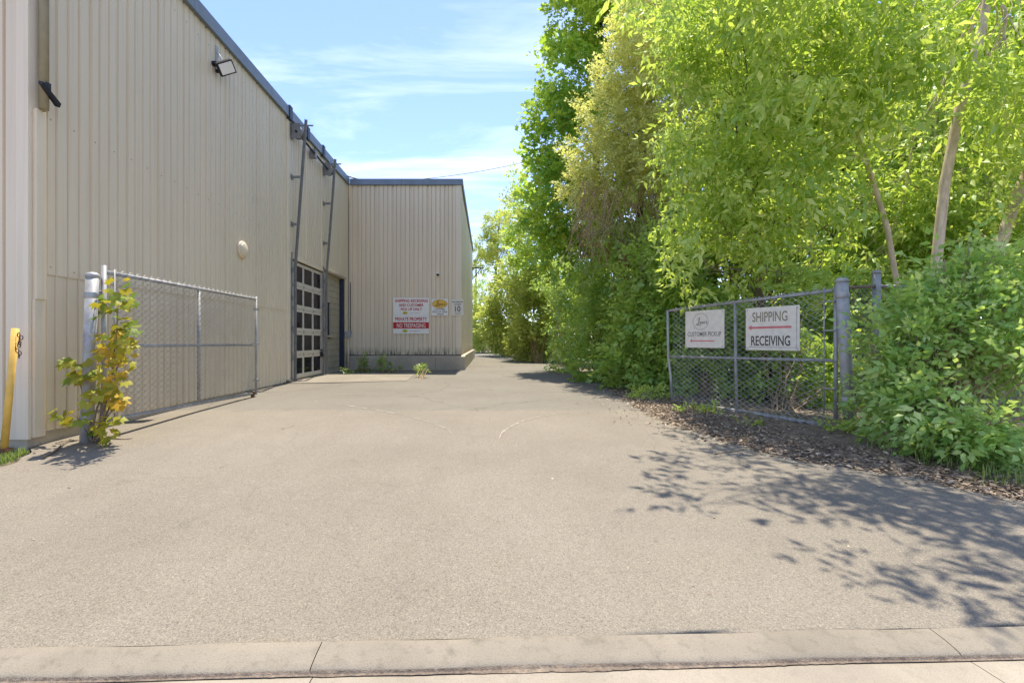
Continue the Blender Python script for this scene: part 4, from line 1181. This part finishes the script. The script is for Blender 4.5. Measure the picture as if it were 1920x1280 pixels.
for i, (lab, X, Y, cl) in enumerate([
    ('broad backlit tree far behind the thin crooked stem', 9.5, 13.5, [(1560, 60, 13, 170, 120), (1480, 220, 13, 150, 120), (1600, 250, 13, 150, 130), (1540, 420, 12.5, 150, 110), (1430, 380, 12.5, 120, 110)]),
    ('backlit tree behind the thickest pale trunk', 13.0, 13.0, [(1760, 80, 12.5, 170, 130), (1700, 260, 12.5, 150, 120), (1830, 260, 12, 160, 130), (1760, 430, 12, 170, 110), (1650, 440, 12, 110, 100)]),
    ('backlit tree behind the slanting trunk at the right edge', 15.5, 12.5, [(1930, 60, 12, 150, 150), (1950, 280, 12, 150, 150), (1920, 450, 11.5, 150, 110)]),
    ('backlit tree between the vine-hung tree and the drooping box elder', 7.5, 16.0, [(1330, 30, 15.5, 150, 120), (1300, 200, 15, 120, 110), (1370, 330, 15, 150, 110), (1290, 430, 14.5, 110, 110), (1230, -70, 16, 150, 90), (1440, 120, 15, 120, 120)])]):
    px0 = VX + X / Y * FPX
    tree('background_tree', lab, (X, Y, 0.3), [(X, Y, 0.0)] + path_px(Y, [(px0, 560), (px0 - 6, 420), (px0 + 8, 280), (px0, 120), (px0 - 10, -40)]), 0.14, 0.04,
         cl, T_ELD_B, 'elder_back', 'bark_dark', 110, group='backlit trees behind the box elders', droop=0.4, base_tint=0.5, gap=0.06, twigs=4)

# --- hedge of shrubs along the verge
def shrub(name, label, clumps, temp, leaf, dens, base, group='shrubs along the verge', cat='shrub', stems=7, bark_='twig', **kw):
    s = empty(name, base, label, cat, group)
    o, cents = grow_crown(s, clumps, temp, L[leaf], rng, dens * DENS.get(leaf, 1), name='foliage', **kw)
    mb = MB(); b = np.array(base, float)
    for ctr, rad in cents:
        for _ in range(stems):
            e = ctr + unit(rng.normal(0, 1, 3)) * rad * rng.uniform(0.5, 1.0)
            s0 = b + np.array([rng.normal(0, 0.12), rng.normal(0, 0.12), -0.03])
            mb.tube(limb_path(s0, e, rng, 5, 0.35, 0.05), list(np.linspace(0.014, 0.004, 6)), 4, cap=False)
    mb.build('stems', M[bark_], s)['kind'] = 'stuff'
    return s
HG = 'shrubs along the verge'
shrub('hedge_shrub', 'dark green shrub directly behind the far half of the sign gate', [(1300, 650, 10.6, 75, 75), (1350, 600, 10.6, 70, 60), (1290, 570, 10.8, 60, 50), (1340, 700, 10.2, 70, 50)], T_HED, 'hedge', 300, at_ground(1320, 742), gap=0.05)
shrub('hedge_shrub', 'dark green shrub behind the near half of the sign gate', [(1430, 650, 9.6, 75, 80), (1500, 620, 9.2, 70, 80), (1450, 560, 9.6, 80, 50), (1490, 720, 8.9, 70, 45), (1545, 690, 8.5, 40, 60)], T_HED, 'hedge', 260, at_ground(1470, 765), gap=0.10)
shrub('hedge_shrub', 'tall leafy shrub at the free end of the sign gate', [(1205, 620, 11.6, 62, 75), (1225, 530, 11.4, 62, 60), (1180, 690, 11.4, 52, 48), (1200, 470, 12.2, 55, 40), (1150, 440, 12.9, 45, 35), (1250, 680, 10.9, 45, 55), (1260, 460, 10.8, 50, 45), (1230, 590, 11.0, 45, 50)], T_HED, 'hedge', 330, at_ground(1215, 720), gap=0.06, base_tint=0.4)
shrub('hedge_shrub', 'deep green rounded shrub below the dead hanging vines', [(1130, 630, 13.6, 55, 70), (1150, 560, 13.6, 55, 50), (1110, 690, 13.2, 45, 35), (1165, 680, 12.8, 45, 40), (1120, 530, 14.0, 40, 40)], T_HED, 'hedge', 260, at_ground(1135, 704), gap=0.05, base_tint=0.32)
shrub('hedge_shrub', 'yellow-edged shrub where the driveway edge curves away', [(1075, 620, 17.0, 40, 60), (1085, 560, 17.0, 45, 50), (1062, 670, 16.8, 28, 26), (1050, 520, 18.0, 40, 40)], T_HED, 'shrub', 200, at_ground(1072, 696), gap=0.06, base_tint=0.55)
shrub('pale_shrub', 'silvery pale shrub beside the dark gap at the far bend', [(1010, 590, 25, 34, 45), (1000, 540, 25.5, 36, 36), (1020, 640, 24.5, 26, 28), (985, 630, 26, 28, 36)], T_FAR, 'pale', 85, at_ground(1010, 680), gap=0.04, base_tint=0.55)
shrub('pale_shrub', 'tall yellow-green shrub left of the silvery one at the far bend', [(955, 560, 33, 38, 50), (950, 620, 33, 40, 40), (975, 510, 33, 36, 36), (935, 600, 34, 30, 45)], T_FAR, 'pale', 60, at_ground(952, 668), gap=0.03, base_tint=0.6)
shrub('pale_shrub', 'low bushy shrub beside the far corner of the annex', [(905, 610, 42, 26, 36), (895, 575, 43, 22, 34), (920, 640, 41, 28, 22), (886, 630, 44, 18, 24)], T_FAR, 'pale', 45, at_ground(905, 662), gap=0.03, base_tint=0.45)
tree('far_tree', 'pale far tree rising behind the shrubs at the driveway end', (0.6, 46, 0.4), [(0.6, 46, 0.0)] + path_px(46, [(930, 600), (930, 500), (935, 430), (938, 395)]), 0.2, 0.06,
     [(935, 425, 45, 30, 26), (915, 460, 46, 26, 24), (950, 470, 44, 36, 30), (900, 490, 47, 18, 20), (960, 425, 40, 26, 30), (975, 390, 32, 28, 30)], T_FAR, 'pale', 'bark', 36, group='trees at the driveway end', base_tint=0.5, gap=0.10, twigs=4)
tree('far_tree', 'mid green tree behind the bend, left of the tall maple', (3.4, 28, 0.4), [(3.4, 28, 0.0)] + path_px(28, [(1025, 620), (1022, 520), (1020, 420), (1010, 340)]), 0.2, 0.06,
     [(1000, 400, 27, 36, 36), (985, 440, 27, 40, 36), (1020, 470, 26, 40, 36), (990, 490, 28, 40, 30), (1030, 520, 25, 40, 36), (975, 345, 27, 16, 26), (1035, 610, 28, 40, 50), (1042, 655, 27, 30, 22), (1060, 560, 28, 40, 50)], T_FAR, 'hedge', 'bark', 70, group='trees at the driveway end', base_tint=0.8, gap=0.08, twigs=4)
tree('far_tree', 'hazy green tree low behind the annex corner', (-1.5, 60, 0.4), [(-1.5, 60, 0.0)] + path_px(60, [(890, 600), (892, 540), (893, 490)]), 0.25, 0.08,
     [(893, 520, 58, 20, 28), (905, 550, 57, 26, 30), (885, 560, 60, 20, 40), (880, 620, 60, 26, 40)], T_FAR, 'hedge', 'bark', 26, group='trees at the driveway end', base_tint=0.7, twigs=3)
tree('far_tree', 'shaded green tree filling the gap behind the rounded dark shrub', (6.5, 23, 0.4), [(6.5, 23, 0.0)] + path_px(23, [(1165, 620), (1168, 500), (1165, 380), (1160, 250)]), 0.2, 0.06,
     [(1100, 600, 22, 60, 70), (1180, 560, 22, 70, 80), (1110, 480, 22, 60, 70), (1200, 430, 22, 80, 80), (1160, 330, 22, 80, 70), (1060, 600, 24, 40, 60), (1250, 580, 21, 70, 90)], T_FAR, 'hedge', 'bark_dark', 60, group='trees at the driveway end', base_tint=0.5, gap=0.02, twigs=3)
# foliage that closes the view between the trunks
shrub('understorey_shrub', 'shaded undergrowth behind the fence between the posts', [(1640, 640, 9.6, 90, 90), (1740, 600, 9.6, 100, 90), (1850, 580, 9.4, 100, 90), (1560, 560, 10.0, 80, 80)], T_HED, 'shrub', 200, at_ground(1700, 760), gap=0.02, base_tint=0.6)
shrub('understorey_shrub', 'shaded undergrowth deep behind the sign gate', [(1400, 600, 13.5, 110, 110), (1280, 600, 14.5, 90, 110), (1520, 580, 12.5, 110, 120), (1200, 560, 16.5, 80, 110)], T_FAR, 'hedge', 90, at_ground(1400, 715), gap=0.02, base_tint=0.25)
# --- bright leafy shrub in the right foreground
shrub('leafy_shrub', 'bright green leafy shrub in front of the fence at right', [(1735, 700, 5.6, 70, 95, 0.45), (1800, 640, 5.5, 95, 100, 0.5), (1890, 600, 5.5, 90, 100, 0.5), (1720, 785, 5.4, 60, 50, 0.3), (1790, 770, 5.1, 80, 70, 0.4),
      (1880, 740, 5.0, 90, 90, 0.45), (1672, 740, 5.8, 38, 60, 0.25), (1850, 530, 5.8, 90, 60, 0.45), (1960, 700, 4.9, 80, 130, 0.45), (1780, 560, 5.8, 60, 50, 0.35), (1720, 600, 5.8, 50, 50, 0.3), (1860, 805, 4.85, 70, 45, 0.3), (1940, 830, 4.75, 60, 50, 0.3), (1780, 825, 5.1, 60, 30, 0.25), (1650, 690, 5.9, 35, 40, 0.25), (1900, 690, 5.1, 70, 60, 0.35), (1935, 620, 5.3, 60, 60, 0.35), (1920, 770, 4.9, 50, 50, 0.3), (1760, 515, 5.8, 14, 40, 0.1), (1825, 470, 5.7, 13, 38, 0.1), (1690, 610, 5.8, 14, 36, 0.1), (1900, 470, 5.6, 16, 45, 0.12), (1640, 640, 5.9, 14, 24, 0.1)],
      T_SHR, 'shrub', 620, (4.85, 5.4, 0.2), group=HG, gap=0.03, base_tint=0.5, droop=0.15, shell=0.3)

# dead vines hanging under the olive tree, a part of it is too tangled to count
dv = empty('dead_vine', (3.6, 12.2, 0.3), 'tangle of dead brown vines and leaves hanging beside the tall shrub', 'vine')
mb = MB()
for _ in range(190):
    p = at(rng.uniform(1085, 1300), rng.uniform(330, 430), rng.uniform(11.5, 12.8)); ln = rng.uniform(0.5, 2.0)
    q = p + np.array([rng.normal(0, 0.45), rng.normal(0, 0.25), -ln])
    mb.tube(limb_path(p, q, rng, 6, 0.55, -0.02), list(np.linspace(0.009, 0.004, 7)), 3, cap=False)
mb.build('stems', M['twig'], dv)['kind'] = 'stuff'
grow_crown(dv, [(1105, 420, 12.4, 18, 40), (1130, 440, 12.3, 22, 30), (1085, 480, 12.8, 22, 20), (1150, 480, 12.0, 30, 20), (1200, 420, 11.8, 40, 40)], T_OLI, L['brown'], rng, 130, name='dead_leaves', droop=0.8, gap=0.2)

# ------------------------------------------------------------------ vine on the left post: its leaves are big enough to be single parts
vn = empty('climbing_vine', (-4.68, 5.78, 0.2), 'vine with yellow and orange turning leaves climbing the left gate post', 'vine')
LVs, LTs = leaf_shape('lobed'); vine_meshes = []
for tval in np.linspace(0.02, 0.95, 14):
    V2 = LVs.copy(); V2[:, 2] += -0.25 * (V2[:, 0] - 0.4) ** 2 + rng.normal(0, 0.02, len(V2))
    vine_meshes.append(mesh_np('leaf', V2 * 0.15, LTs, L['vine'], np.full(len(V2), tval)))
mb = MB(); clusters = [((222, 560), (34, 30), 0.10, 44), ((232, 612), (24, 22), 0.05, 26), ((210, 650), (36, 28), 0.62, 46), ((205, 695), (36, 26), 0.55, 44),
    ((195, 735), (34, 22), 0.45, 34), ((225, 745), (20, 14), 0.75, 14), ((140, 690), (24, 20), 0.15, 22), ((135, 775), (30, 15), 0.10, 20), ((195, 790), (26, 16), 0.40, 22), ((215, 630), (30, 20), 0.35, 20), ((200, 812), (14, 10), 0.35, 10)]
for (cx, cy), (sx, sy), tv, n in clusters:
    ctr = at(cx, cy, 5.72); mb.tube(limb_path((-4.70 + rng.normal(0, .03), 5.76, 0.2), ctr, rng, 7, 0.4), list(np.linspace(0.012, 0.004, 8)), 5)
    for _ in range(n):
        px, py = cx + np.clip(rng.normal(0, sx * 0.45), -sx, sx), cy + np.clip(rng.normal(0, sy * 0.5), -sy, sy); p = at(px, py, 5.70 + rng.normal(0, 0.12))
        if p[2] < 0.25: continue
        d = np.array([(px - cx) / sx * 0.9, -0.25, -0.35 + (cy - py) / sy * 0.3]) + rng.normal(0, 0.35, 3)
        R = frame(d, np.array([0.1, -0.55, 1.0]) + rng.normal(0, 0.35, 3))
        k = int(np.clip(tv + rng.normal(0, 0.16), 0, 0.999) * 14)
        o = link('leaf', vine_meshes[k], vn); s = rng.uniform(0.55, 1.1)
        o.matrix_basis = Matrix.Translation(Vector([float(q) for q in (p - np.array(wloc(vn)))])) @ Matrix([[float(q) for q in r] for r in R]).to_4x4() @ Matrix.Scale(float(s), 4)
mb.build('stems', M['wood'], vn)

# ------------------------------------------------------------------ weeds, ground plants, grass, litter
def weed(name, label, base, clumps, temp, leaf, dens, **kw):
    return shrub(name, label, clumps, temp, leaf, dens, base, group=kw.pop('group'), cat='weed', stems=4, gap=-1, **kw)
WG = 'weeds along the annex foundation'
weed('weed', 'upright light green weed at the left of the annex foundation', at_ground(682, 698), [(681, 685, 16.5, 8, 14), (682, 674, 16.5, 5, 8)], T_MED, 'weed', 700, group=WG, base_tint=0.6, droop=-0.3)
weed('weed', 'dark leafy weed against the annex foundation between two paler ones', at_ground(714, 695), [(714, 684, 17.0, 6, 11), (716, 672, 17.2, 4, 6)], T_MED, 'hedge', 800, group=WG, droop=-0.2)
weed('weed', 'slim pale weed right of the dark one at the foundation', at_ground(730, 698), [(729, 688, 16.4, 5, 10), (744, 694, 16.2, 6, 4)], T_MED, 'weed', 700, group=WG, base_tint=0.55, droop=-0.3)
weed('weed', 'largest bushy pale weed at the corner of the concrete apron', at_ground(788, 711), [(788, 696, 14.4, 8, 12), (797, 690, 14.4, 5, 7)], T_MED, 'weed', 700, group=WG, base_tint=0.75, droop=-0.3)
weed('weed', 'flat little weed in front of the block wall corner', at_ground(650, 697), [(650, 694, 15.6, 10, 3), (695, 693, 16.8, 5, 4)], T_MED, 'weed', 800, group=WG, base_tint=0.5)
PG = 'low plants by the sign gate'
weed('ground_plant', 'low green plant patch left of the gate end', at_ground(1225, 748), [(1222, 738, 9.6, 28, 12, 0.3), (1205, 742, 9.7, 18, 8, 0.2)], T_SML, 'hedge', 1500, group=PG, base_tint=0.75)
weed('ground_plant', 'low green plants under the far gate rail', at_ground(1310, 782), [(1300, 771, 7.9, 26, 10, 0.25), (1335, 776, 7.7, 24, 9, 0.2)], T_SML, 'hedge', 1500, group=PG, base_tint=0.7)
weed('ground_plant', 'small green plant on the leaf litter below the larger sign', at_ground(1412, 808), [(1402, 800, 6.7, 20, 9, 0.16), (1428, 802, 6.75, 16, 7, 0.12)], T_SML, 'hedge', 1700, group=PG, base_tint=0.75)
weed('ground_plant', 'green sprouts at the foot of the right gate post', at_ground(1610, 806), [(1612, 775, 6.1, 22, 22, 0.15), (1565, 796, 6.5, 16, 8, 0.12), (1600, 800, 6.2, 16, 8, 0.12)], T_SML, 'hedge', 1500, group=PG, base_tint=0.7)
weed('ground_plant', 'serrated green plant at the right end of the verge', at_ground(1890, 858), [(1890, 835, 4.9, 34, 20, 0.2), (1915, 800, 4.9, 20, 30, 0.2)], T_SHR, 'shrub', 800, group=PG, base_tint=0.45)

def blades(name, label, spots, mat, hmin, hmax, w):
    V = []; F = []; T = []
    for x, y in spots:
        h = rng.uniform(hmin, hmax); a = rng.uniform(0, 6.283); ln = rng.uniform(0.1, 0.7) * h
        u = np.array([math.cos(a), math.sin(a), 0]); s = np.array([-u[1], u[0], 0]); b = np.array([x, y, g(y) - 0.01])
        k = len(V); mid = b + u * ln * 0.35 + np.array([0, 0, h * 0.6]); tip = b + u * ln + np.array([0, 0, h])
        V += [b - s * w, b + s * w, mid - s * w * 0.7, mid + s * w * 0.7, tip]
        F += [(k, k + 1, k + 3), (k, k + 3, k + 2), (k + 2, k + 3, k + 4)]; T += [rng.uniform(0, 1)] * 5
    o = link(name, mesh_np(name, np.array(V), np.array(F), mat, np.array(T)))
    return tag(o, label, 'grass', None, 'stuff')
sp = []
for cx, cy, n, s in ((1720, 850, 120, 26), (1850, 880, 150, 40), (1900, 905, 130, 34), (1790, 870, 80, 30), (1630, 835, 40, 20), (1900, 870, 90, 30)):
    c = at_ground(cx, cy)
    sp += [(c[0] + rng.normal(0, s / FPX * c[1]), c[1] + rng.normal(0, 0.10)) for _ in range(n)]
sp = [(x, y) for x, y in sp if x > edge_r(y) + 0.03]
blades('grass', 'thin green grass tufts on the verge at right', sp, L['grass'], 0.05, 0.20, 0.0035)
sp = [(rng.uniform(-6.2, -4.9), rng.uniform(4.6, 5.35)) for _ in range(2600)]
sp = [(x, y) for x, y in sp if x < edge_l(y) - 0.02]
blades('grass', 'short grass at the foot of the warehouse corner', sp, L['grass'], 0.03, 0.09, 0.004)

# leaf litter on the verge
def litter(n):
    V = []; F = []; T = []
    q = np.array([(0, 0, 0), (0.5, 0.32, 0.10), (1, 0.0, 0.02), (0.5, -0.3, 0.13)]) - np.array([0.5, 0, 0])
    for _ in range(n):
        y = 3.6 + 13 * rng.beta(1.1, 2.4); e = edge_r(y); x = e + abs(rng.normal(0, 0.75)) - 0.10 * rng.random() ** 2
        if rng.random() < 0.03: x = e - abs(rng.normal(0, 0.35))
        s = rng.uniform(0.02, 0.075); a = rng.uniform(0, 6.283)
        R = frame(np.array([math.cos(a), math.sin(a), rng.normal(0, 0.22)])[None], (np.array([0, 0, 1]) + rng.normal(0, 0.35, 3))[None])[0]
        z = float(verge_z(np.array([x]), np.array([y]))[0]) if x > e else g(y) + 0.004
        k = len(V); V += list((q * s * np.array([1, rng.uniform(0.35, 1), 1])) @ R.T + np.array([x, y, z + rng.uniform(0.004, 0.03)]))
        F += [(k, k + 1, k + 2), (k, k + 2, k + 3)]; T += [np.clip(rng.beta(1.6, 2.0), 0, 1)] * 4
    o = link('leaf_litter', mesh_np('leaf_litter', np.array(V), np.array(F), M['litter'], np.array(T)))
    return tag(o, 'brown dead leaves and chips covering the verge', 'leaf litter', None, 'stuff')
litter(12000)
mb = MB()
for _ in range(420):
    y = 3.7 + 8 * rng.beta(1.1, 2.6); x = edge_r(y) + abs(rng.normal(0.1, 0.6)); a = rng.uniform(0, 6.283); ln = rng.uniform(0.08, 0.45)
    z = float(verge_z(np.array([x]), np.array([y]))[0]) + rng.uniform(0.004, 0.03)
    mb.tube(limb_path((x, y, z), (x + ln * math.cos(a), y + ln * math.sin(a) * 0.6, z + rng.normal(0, 0.015)), rng, 3, 0.2), [0.004, 0.0035, 0.003, 0.002], 4, cap=False)
tag(mb.build('fallen_twigs', M['wood']), 'dry fallen twigs scattered over the verge litter', 'twigs', None, 'stuff')
# loose chips and crumbs on the pavement and along the kerb
V = []; F = []; T = []
oct_ = np.array([(1, 0, 0), (0, 1, 0), (-1, 0, 0), (0, -1, 0), (0, 0, 0.7)])
for _ in range(900):
    if rng.random() < 0.55: x = rng.uniform(-5, 6); y = kerb_y(x) - 0.172 + rng.normal(0, 0.022); z = -0.045
    else: y = 2.4 + 12 * rng.beta(1, 2.2); x = rng.uniform(edge_l(y), edge_r(y)); z = g(y)
    s = rng.uniform(0.002, 0.007) * (1.0 if rng.random() < 0.93 else 1.8); k = len(V)
    V += list(oct_ * s * np.array([rng.uniform(.6, 1.6), rng.uniform(.6, 1.4), 1]) + np.array([x, y, z]))
    F += [(k, k + 1, k + 4), (k + 1, k + 2, k + 4), (k + 2, k + 3, k + 4), (k + 3, k, k + 4)]; T += [rng.random()] * 5
tag(link('loose_chips', mesh_np('loose_chips', np.array(V), np.array(F), M['litter'], np.array(T))), 'small loose chips and crumbs on the pavement', 'chips', None, 'stuff')
# fallen branches on the pavement
def stick(label, pts, r):
    mb = MB(); mb.tube(pts, list(np.linspace(r, r * 0.5, len(pts))), 6)
    return tag(mb.build('fallen_branch', M['wood']), label, 'branch', 'sticks lying on the pavement')
a, b = at_ground(82, 858), at_ground(133, 826)
stick('dark stick lying on the pavement left of the vine post', limb_path(a + [0, 0, .012], b + [0, 0, .02], rng, 5, 0.15), 0.013)
a, b = at_ground(205, 822), at_ground(248, 823)
stick('short twig lying right of the vine post', limb_path(a + [0, 0, .01], b + [0, 0, .012], rng, 4, 0.2), 0.009)
a, b = at_ground(528, 805), at_ground(551, 799)
stick('tiny pale twig alone on the open pavement', limb_path(a + [0, 0, .008], b + [0, 0, .008], rng, 4, 0.3), 0.006)
a, b = at_ground(1340, 853), at_ground(1400, 843)
stick('thin stick at the verge edge below the larger sign', limb_path(a + [0, 0, .012], b + [0, 0, .02], rng, 5, 0.2), 0.007)

# pale arcs scraped into the asphalt by the swinging gates
def scrape(label, pix, w0, w1):
    P = [at_ground(*p) for p in pix]; Q = []
    for i in range(len(P) - 1):
        for t in np.linspace(0, 1, 8, endpoint=False): Q.append(P[i] * (1 - t) + P[i + 1] * t)
    Q.append(P[-1]); n = len(Q); mb = MB(); vs = []
    Q = [Q[0]] + [(Q[i - 1] + Q[i] * 2 + Q[i + 1]) / 4 for i in range(1, n - 1)] + [Q[-1]]
    for i, q in enumerate(Q):
        d = Q[min(i + 1, n - 1)] - Q[max(i - 1, 0)]; d[2] = 0; d = unit(d); s = np.array([-d[1], d[0], 0])
        f = i / (n - 1); w = (w0 * (1 - f) + w1 * f) * max(0.08, 0.55 + 0.35 * math.sin(i * 1.9) + 0.3 * math.sin(i * 0.73) + rng.normal(0, 0.15)) * min(1, 6 * f + 0.1, 6 * (1 - f) + 0.1)
        z = asph_z(np.array([q[0]]), np.array([q[1]]))[0] + 0.004
        vs += [(q[0] + s[0] * w, q[1] + s[1] * w, z), (q[0] - s[0] * w, q[1] - s[1] * w, z)]
    mb.add(vs, [(2 * i, 2 * i + 1, 2 * i + 3, 2 * i + 2) for i in range(n - 1)])
    o = mb.build('scrape_mark', M['scrape']); o['kind'] = 'structure'; o['label'] = label
M['scrape'] = simple('scraped_asphalt', (0.33, 0.29, 0.23), 0.9, 0.3, 40)
scrape('pale arc scraped by the left gate', [(575, 752), (640, 758), (700, 767), (760, 778), (810, 792), (840, 804), (850, 816)], 0.02, 0.010)
scrape('pale arc scraped by the right gate', [(936, 822), (940, 811), (955, 800), (980, 789), (1015, 781), (1055, 775), (1095, 771)], 0.018, 0.012)
